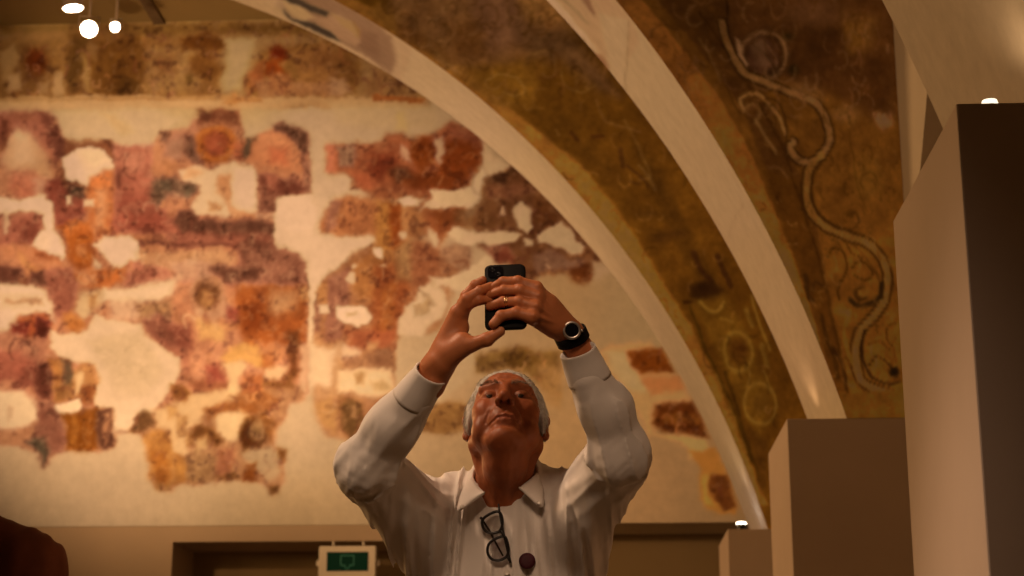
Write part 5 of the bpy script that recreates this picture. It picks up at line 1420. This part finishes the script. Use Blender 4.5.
# collar: two folded flaps over a stand
def strip(name, inner, outer, parent, n=28, th_=.0022, m=M_shirt):
    def sp(pts, t):
        pts = [np.array(p_) for p_ in pts]; k = t*(len(pts)-1); i = min(int(k), len(pts)-2); u = k-i
        a = pts[max(i-1, 0)]; b = pts[i]; c = pts[i+1]; d = pts[min(i+2, len(pts)-1)]
        return .5*((2*b)+(-a+c)*u+(2*a-5*b+4*c-d)*u*u+(-a+3*b-3*c+d)*u**3)
    bm = bmesh.new(); rows = []; mm = 8
    for i in range(n):
        t = i/(n-1); A = sp(inner, t); B = sp(outer, t); row = []
        for j in range(mm):
            s_ = j/(mm-1); p_ = A*(1-s_)+B*s_; p_ = p_+np.array([0, -.006, .003])*math.sin(math.pi*s_)
            row.append(bm.verts.new(p_))
        rows.append(row)
    for a, b in zip(rows, rows[1:]):
        for j in range(mm-1): bm.faces.new((a[j], a[j+1], b[j+1], b[j]))
    bmesh.ops.recalc_face_normals(bm, faces=bm.faces)
    bmesh.ops.solidify(bm, geom=bm.faces[:], thickness=th_)
    return bm_obj(name, bm, m, parent, True)
bk = NB+np.array([0, .075, .050])
strip('collar', [bk, NB+np.array([-.052, .045, .052]), q(471.5, 477, 3.475), q(475, 482, 3.440), q(480, 488, 3.418), q(485, 493, 3.408)],
      [bk+[0, .012, -.040], NB+np.array([-.078, .045, .022]), q(463, 489, 3.470), q(459, 499, 3.425), q(459, 511, 3.396), q(485, 494, 3.402)], shirt)
strip('collar', [bk, NB+np.array([.052, .045, .052]), q(536.5, 472, 3.475), q(531, 478, 3.440), q(525, 483, 3.420), q(519, 488, 3.410)],
      [bk+[0, .012, -.040], NB+np.array([.080, .045, .022]), q(543, 485, 3.470), q(544, 496, 3.425), q(541, 507, 3.396), q(519, 489, 3.404)], shirt)
# placket and buttons
bm = bmesh.new(); L_, R_ = [], []
for py in range(512, 600, 4):
    a = surf(496+ (py-512)*.03, py, off=.004)+[0, -.0015, 0]; b = surf(508+(py-512)*.03, py, off=.004)+[0, -.0015, 0]; L_.append(a); R_.append(b)
yy = np.minimum(np.array([a[1] for a in L_]), np.array([b[1] for b in R_])); yy = np.convolve(np.pad(yy, 2, 'edge'), np.ones(5)/5, 'valid')-.001
rows = []
for a, b, yv in zip(L_, R_, yy): rows.append([bm.verts.new((a[0]*(1-t)+b[0]*t, yv-.002*math.sin(math.pi*min(max(t, .0), 1)), a[2])) for t in np.linspace(0, 1, 6)])
for a, b in zip(rows, rows[1:]):
    for j in range(5): bm.faces.new((a[j], b[j], b[j+1], a[j+1]))
bm.free()
for px_, py_ in ((515, 573),):
    c = surf(px_-8, py_)+[0, -.006, 0]
    bm = bmesh.new(); add_lathe(bm, [(.0055, 0), (.0058, .0012), (.0052, .0022), (.0040, .0018), (.001, .0016)], frame_to(Vector(c), (0, -1, .1)), 20); bm_obj('button', bm, M_button, shirt, True)
for a, sgn in ((q(462, 507, 3.392), 1), (q(539, 503, 3.394), 1)):
    bm = bmesh.new(); add_lathe(bm, [(.0042, 0), (.0044, .001), (.0038, .0018), (.001, .0014)], frame_to(Vector(a+[0, -.002, 0]), (0, -1, .2)), 18); bm_obj('button', bm, M_button, shirt, True)
# badge
c = surf(527.5, 562, off=.003); c[1] = min(surf(527.5+a_, 562+b_)[1] for a_ in (-7, 0, 7) for b_ in (-7, 0, 7))-.002; M = frame_to(Vector(c), (0.05, -1, .15))
bm = bmesh.new(); add_lathe(bm, [(.0158, 0), (.0162, .0015), (.0150, .0032), (.010, .0042), (.001, .0045)], M, 36)
bd = bm_obj('badge', bm, M_badge, shirt, True); bd['label'] = 'round dark maroon badge'
bm = bmesh.new()
for k in range(5): add_tube(bm, [M @ Vector((-.009+.0015*abs(k-2), -.008+.004*k, .0047)), M @ Vector((.009-.0015*abs(k-2), -.008+.004*k, .0047))], .0008, 6)

bm.free()
# trousers, shoes
G = Field((-.55, 3.35, .02), (.25, 3.80, 1.06), .009)
G.ell((cx, 3.575, .96), (.165, .118, .12), k=.04)
for a, b, c_ in ((HL, KL, FL), (HR, KR, FR)):
    G.cone(a, b, .098, .072, .04); G.cone(b, c_+[0, 0, .02], .072, .060, .03)
m, x, y, z = G.band(.03); G.F[m] -= (.008*(vn3(x/.03, y/.03, z/.12, 3)-.5)).astype(np.float32)
v, f = G.mesh(2); grid_obj('trousers', v, f, M_trouser, man)
for c_ in (FL, FR):
    G = Field(c_-[.08, .25, .10], c_+[.08, .12, .06], .005)
    G.cone((c_[0], c_[1]+.02, .045), (c_[0], c_[1]-.15, .038), .040, .034, .02); G.cone((c_[0], c_[1], .06), (c_[0], c_[1], .11), .040, .044, .02)
    G.F = np.maximum(G.F, (.004-G.ax[2])[None, None, :].astype(np.float32))
    v, f = G.mesh(1); grid_obj('shoe', v, f, M_shoe, man)

# ring on the third finger
a, b = fing[2][1][0], fing[2][2][0]; cc = a*.25+b*.75; d = (b-a)/np.linalg.norm(b-a)
bm = bmesh.new(); M = frame_to(Vector(cc), d); r = .0098
for o_ in (-.0016, .0020):
    add_tube(bm, [M @ Vector((r*math.cos(t), r*math.sin(t), o_)) for t in np.linspace(0, 2*math.pi, 33)[:-1]], .0012, 8, closed=True)
rg = bm_obj('ring', bm, M_gold, man, True); rg['label'] = 'double gold ring on the third finger'
# wristwatch
wc = q(569, 336, D1+.036); ax = (q(579, 353, D1+.06)-wr); ax /= np.linalg.norm(ax)
fc = q(571.7, 330.5, D1+.005)
nrm = fc-wc; nrm -= ax*(nrm@ax)*.6; nrm = np.array([.10, -1, -.12]); nrm /= np.linalg.norm(nrm)
bm = bmesh.new(); M = frame_to(Vector(fc), nrm)
add_lathe(bm, [(.0135, -.006), (.0165, -.003), (.0170, .001), (.0168, .0035), (.0155, .0048), (.0128, .0050), (.0120, .0040)], M, 40)
add_lathe(bm, [(.002, -.0015), (.0026, -.001), (.0026, .001), (.002, .0015)], M @ Matrix.Translation((.0185, 0, .0005)) @ Matrix.Rotation(math.pi/2, 4, 'Y'), 12)
watch = bm_obj('wristwatch', bm, M_steel, man, True); watch['label'] = 'steel wristwatch with black dial and strap'
bm = bmesh.new(); add_lathe(bm, [(.0122, .0025), (.0122, .0042), (.0118, .0044), (.001, .0044)], M, 40); dial = bm_obj('dial', bm, M_glossblack, watch, False)
bm = bmesh.new()
for an, ln in ((.6, .008), (2.4, .006)): add_tube(bm, [M @ Vector((0, 0, .0050)), M @ Vector((ln*math.cos(an), ln*math.sin(an), .0050))], .0004, 6)
bm.free()
# strap round the wrist
e1 = np.cross(ax, [0, -1, 0]); e1 /= np.linalg.norm(e1); e2 = np.cross(e1, ax); e2 /= np.linalg.norm(e2)
if e2[1] > 0: e2 = -e2
bm = bmesh.new(); rows = []; n = 60; ctr = wr + ax*.008
for k in range(n):
    t = 2*math.pi*k/n; rad = np.array([.0290, .0300]); c_ = ctr + e1*math.cos(t)*rad[0] + e2*math.sin(t)*rad[1]; o_ = (e1*math.cos(t)+e2*math.sin(t))
    w2 = .0100
    rows.append([bm.verts.new(c_-ax*w2-o_*.001), bm.verts.new(c_-ax*w2*.9+o_*.0022), bm.verts.new(c_+ax*w2*.9+o_*.0022), bm.verts.new(c_+ax*w2-o_*.001)])
for k in range(n):
    A, B = rows[k], rows[(k+1) % n]
    for j in range(4): bm.faces.new((A[j], A[(j+1) % 4], B[(j+1) % 4], B[j]))
bmesh.ops.recalc_face_normals(bm, faces=bm.faces)
bm_obj('strap', bm, M_strap, watch, True)

# ------------------------------------------------------------------ the phone he holds
BT = .44
pc = q(505.5, 297, D1); U_ = Vector((0, math.sin(BT), math.cos(BT))); N_ = Vector((0, -math.cos(BT), math.sin(BT))); X_ = Vector((1, 0, 0))
rl = Matrix.Rotation(.035, 4, N_); U_ = rl @ U_; X_ = rl @ X_
MP = Matrix((( X_.x, U_.x, N_.x, pc[0]), (X_.y, U_.y, N_.y, pc[1]), (X_.z, U_.z, N_.z, pc[2]), (0, 0, 0, 1)))
def rrect(w, h, r, n=8):
    o = []
    for cx_, cy_, a0 in ((w-r, h-r, 0), (-w+r, h-r, 90), (-w+r, -h+r, 180), (w-r, -h+r, 270)):
        for k in range(n+1):
            a = math.radians(a0+90*k/n); o.append((cx_+r*math.cos(a), cy_+r*math.sin(a)))
    return o
def slab(bm, M, w, h, r, z0, z1, b=.001):
    prof = [(-b, z0), (0, z0+b), (0, z1-b), (-b, z1)]; rings = []
    for d, z in prof: rings.append([bm.verts.new(M @ Vector((x_, y_, z))) for x_, y_ in rrect(w+d, h+d, r+d)])
    n = len(rings[0])
    for A, B in zip(rings, rings[1:]):
        for k in range(n): bm.faces.new((A[k], A[(k+1) % n], B[(k+1) % n], B[k]))
    bm.faces.new(rings[0][::-1]); bm.faces.new(rings[-1])
ph = empty('smartphone', tuple(float(t) for t in pc)); tag(ph, 'black smartphone held up in both raised hands', 'phone')
bm = bmesh.new(); slab(bm, MP, .0375, .0755, .012, -.0045, .0045, .0018); bm_obj('case', bm, M_strap, ph, True)
bm = bmesh.new(); slab(bm, MP, .0352, .0730, .010, -.0050, -.0044, .0002); bm_obj('screen', bm, M_glossblack, ph)
bm = bmesh.new(); slab(bm, MP @ Matrix.Translation((-.018, .056, 0)), .0135, .0135, .005, .0044, .0060, .0005); cb = bm_obj('camera_bump', bm, M_glossblack, ph)
for lx, ly in ((-.0235, .0615), (-.0125, .0505)):
    bm = bmesh.new(); add_lathe(bm, [(.0048, .0058), (.0050, .0066), (.0042, .0070), (.0036, .0064), (.001, .0062)], MP @ Matrix.Translation((lx, ly, 0)), 20); bm_obj('lens', bm, M_glossblack, cb, True)

# ------------------------------------------------------------------ spectacles hanging from the open collar
gl = empty('spectacles', tuple(float(t) for t in surf(498, 520))); tag(gl, 'black framed spectacles hanging from the open shirt collar', 'glasses')
ygl = min(surf(x_, y_)[1] for x_, y_ in ((484, 520), (498, 515), (492, 530), (500, 545), (490, 550), (506, 560)))-.009
def gpt(x, y, dy=0): return q(x, y, ygl+dy+(y-535)*.00012)
def loop(pts, r, nm, parent, mat_, n=6):
    pts = [np.array(p_) for p_ in pts]; o = []; N = len(pts)
    for i in range(N):
        a, b, c_, d = pts[i-1], pts[i], pts[(i+1) % N], pts[(i+2) % N]
        for u in np.linspace(0, 1, n, endpoint=False): o.append(.5*((2*b)+(-a+c_)*u+(2*a-5*b+4*c_-d)*u*u+(-a+3*b-3*c_+d)*u**3))
    if nm == 'rim':
        bm = bmesh.new(); add_tube(bm, o, r, 10, closed=True); return bm_obj(nm, bm, mat_, parent, True)
    bm = bmesh.new(); f_ = [bm.verts.new(p_) for p_ in o]; bk_ = [bm.verts.new(np.array(p_)+[0, .0015, 0]) for p_ in o]
    bm.faces.new(f_); bm.faces.new(bk_[::-1])
    for i in range(len(o)): bm.faces.new((f_[i], bk_[i], bk_[(i+1) % len(o)], f_[(i+1) % len(o)]))
    bmesh.ops.recalc_face_normals(bm, faces=bm.faces)
    return bm_obj(nm, bm, mat_, parent, False)
l1 = [(482.5, 520), (483, 527), (487, 532), (494, 533), (500, 530.5), (502.5, 523), (501, 514.5), (497, 511.5), (489, 514.5)]
l2 = [(504, 536.5), (496, 538.5), (489, 544), (487.5, 552), (491, 558.5), (498, 560.5), (506, 557), (508.5, 550), (507, 541)]
M_frame = mat('spectacle_frame_black', (.012, .010, .010), .3, noise=(60, .1), spec=.5)
for L2 in (l1, l2):
    rm = loop([gpt(x_, y_) for x_, y_ in L2], .0028, 'rim', gl, M_frame)
    loop([gpt(x_, y_, .0) for x_, y_ in L2], 0, 'lens', rm, M_glassy)
bm = bmesh.new(); add_tube(bm, [gpt(500, 531, -.001), gpt(502.5, 534, -.004), gpt(503.5, 537, -.001)], .0022, 8); bm_obj('bridge', bm, M_frame, gl, True)
bm = bmesh.new(); add_tube(bm, [gpt(482, 519), gpt(480.5, 517.5, .002)], .0028, 8); bm_obj('hinge', bm, M_frame, gl, True)
bm = bmesh.new(); add_tube(bm, [gpt(507, 556), gpt(510, 561, .002)], .0028, 8); bm_obj('hinge', bm, M_frame, gl, True)
bm = bmesh.new(); add_tube(bm, [gpt(510.5, 563, .003), gpt(507, 548, .002), gpt(503.5, 533, .001), gpt(499.5, 512, .001), gpt(498.5, 504, .010)], [.0026, .0023, .0023, .0021, .002], 8); bm_obj('temple', bm, M_frame, gl, True)
bm = bmesh.new(); add_tube(bm, [gpt(481, 517.5, .004), gpt(489, 530, .0055), gpt(497, 545, .0055), gpt(503, 556, .0055)], [.0022, .002, .002, .0018], 8); bm_obj('temple', bm, M_frame, gl, True)

# ------------------------------------------------------------------ second visitor, only the shoulder inside the picture
M_brown = mat('brown_shirt_cloth', (.26, .085, .045), .85, noise=(14, .25), sheen=.1)
VY = 3.9
sh = q(46, 550, VY); nb2 = np.array([sh[0]-.235, VY+.02, sh[2]+.075])
p2 = empty('person', (float(nb2[0]), VY, 0)); tag(p2, 'person in a dark reddish brown shirt, shoulder only, at the lower left corner', 'person')
H2 = Head(nb2+np.array([0, -.01, .155]), .30, .2)
sv, sf, sc_ = [], [], []
G = Field(H2.C-[.13, .16, .26], H2.C+[.13, .16, .16], .003); H2.carve(G); neck_and_chest(G, H2, nb2)
v, f = G.mesh(1); sv.append(v); sf.append(f); sc_.append(H2.colour(v))
x0 = float(nb2[0]); zs = float(sh[2])
G = Field((x0-.50, VY-.40, 0), (x0+.45, VY+.3, zs+.16), .009)
G.ell((x0, VY+.03, zs-.22), (.16, .10, .24), k=.04)
hips = [np.array([x0-.09, VY+.04, .88]), np.array([x0+.09, VY+.04, .88])]
for i, hq in enumerate(hips):
    kq = hq+[(-.02, .02)[i], -.02, -.40]; aq = kq+[0, .05, -.41]
    G.cone(hq, kq, .08, .05, .03); G.cone(kq, aq, .05, .036, .02); G.cone(aq+[0, 0, -.02], aq+[0, -.13, -.03], .028, .022, .02)
for s_ in (-1, 1):
    a = np.array([x0+s_*.20, VY+.02, zs-.03]); b = a+[s_*.06, .02, -.28]; c_ = b+[-s_*.05, -.20, -.10]
    G.cone(a, b, .045, .038, .02); G.cone(b, c_, .036, .026, .015)
    G.cone(c_, c_+[-s_*.02, -.07, .01], .022, .026, .01)
    for k in range(4): 
        r0 = c_+[-s_*.02+(k-1.5)*.017, -.08, .012]; G.chain([(r0, .010), (r0+[0, -.035, -.004-.002*k], .009), (r0+[0, -.055, -.022], .008)], .004)
    G.chain([(c_+[-s_*.03, -.03, 0], .014), (c_+[-s_*.055, -.06, .005], .011), (c_+[-s_*.055, -.09, .0], .009)], .006)
v, f = G.mesh(1); sv.append(v); sf.append(f+len(sv[0])); sc_.append(np.ones((len(v), 3))*HC)
grid_obj('body', np.concatenate(sv), np.concatenate(sf), M_skin, p2, np.concatenate(sc_))
G = Field(H2.C-[.13, .15, .12], H2.C+[.13, .16, .16], .004)
G.ell(H2.p(0, -.014, .037), (.083, .104, .091), H2.R, k=.0); G.ell(H2.p(0, .092, -.004), (.0745, .080, .088), H2.R, k=.006, mode='s'); G.ell(H2.p(0, -.01, -.115), (.12, .14, .085), H2.R, k=.006, mode='s')
v, f = G.mesh(1); grid_obj('hair', v, f, M_brow, p2)
G = Field((x0-.50, VY-.42, .80), (x0+.45, VY+.3, zs+.14), .0065)
G.ell((x0, VY+.03, zs-.20), (.19, .125, .25), k=.05); G.ell((x0, VY+.04, zs-.42), (.175, .13, .16), k=.05)
for s_ in (-1, 1):
    a = np.array([x0+s_*.195, VY+.02, zs-.035]); b = a+[s_*.06, .02, -.27]
    G.cone(nb2+[s_*.04, .02, -.015], a, .048, .070, .04); G.cone(a, b, .070, .056, .03); G.cone(b, b+[-s_*.045, -.16, -.08], .054, .042, .02)
G.cone(H2.p(0, -.03, -.06), nb2, .064, .060, .01, 's')
m, x, y, z = G.band(.03); n1 = vn3((x+y*.6)/.028, z/.22, y/.12, 12)
G.F[m] -= (.014*((1-np.abs(2*n1-1))-.5)+.006*(vn3(x/.02, z/.05, y/.03, 19)-.5)).astype(np.float32)
v, f = G.mesh(2); grid_obj('shirt', v, f, M_brown, p2)
G = Field((x0-.3, VY-.2, .05), (x0+.3, VY+.3, 1.02), .010)
G.ell((x0, VY+.04, .94), (.165, .118, .10), k=.04)
for i, hq in enumerate(hips):
    kq = hq+[(-.02, .02)[i], -.02, -.40]; G.cone(hq, kq, .098, .07, .03); G.cone(kq, kq+[0, .05, -.38], .07, .06, .02)
v, f = G.mesh(2); grid_obj('trousers', v, f, M_trouser, p2)
for i, hq in enumerate(hips):
    c_ = np.array([hq[0]+(-.02, .02)[i], VY+.07, .06]); G = Field(c_-[.08, .25, .07], c_+[.08, .12, .09], .006)
    G.cone(c_+[0, .02, -.01], c_+[0, -.15, -.02], .042, .034, .02); G.cone(c_, c_+[0, 0, .04], .04, .045, .02)
    G.F = np.maximum(G.F, (.004-G.ax[2])[None, None, :].astype(np.float32)); v, f = G.mesh(1); grid_obj('shoe', v, f, M_shoe, p2)
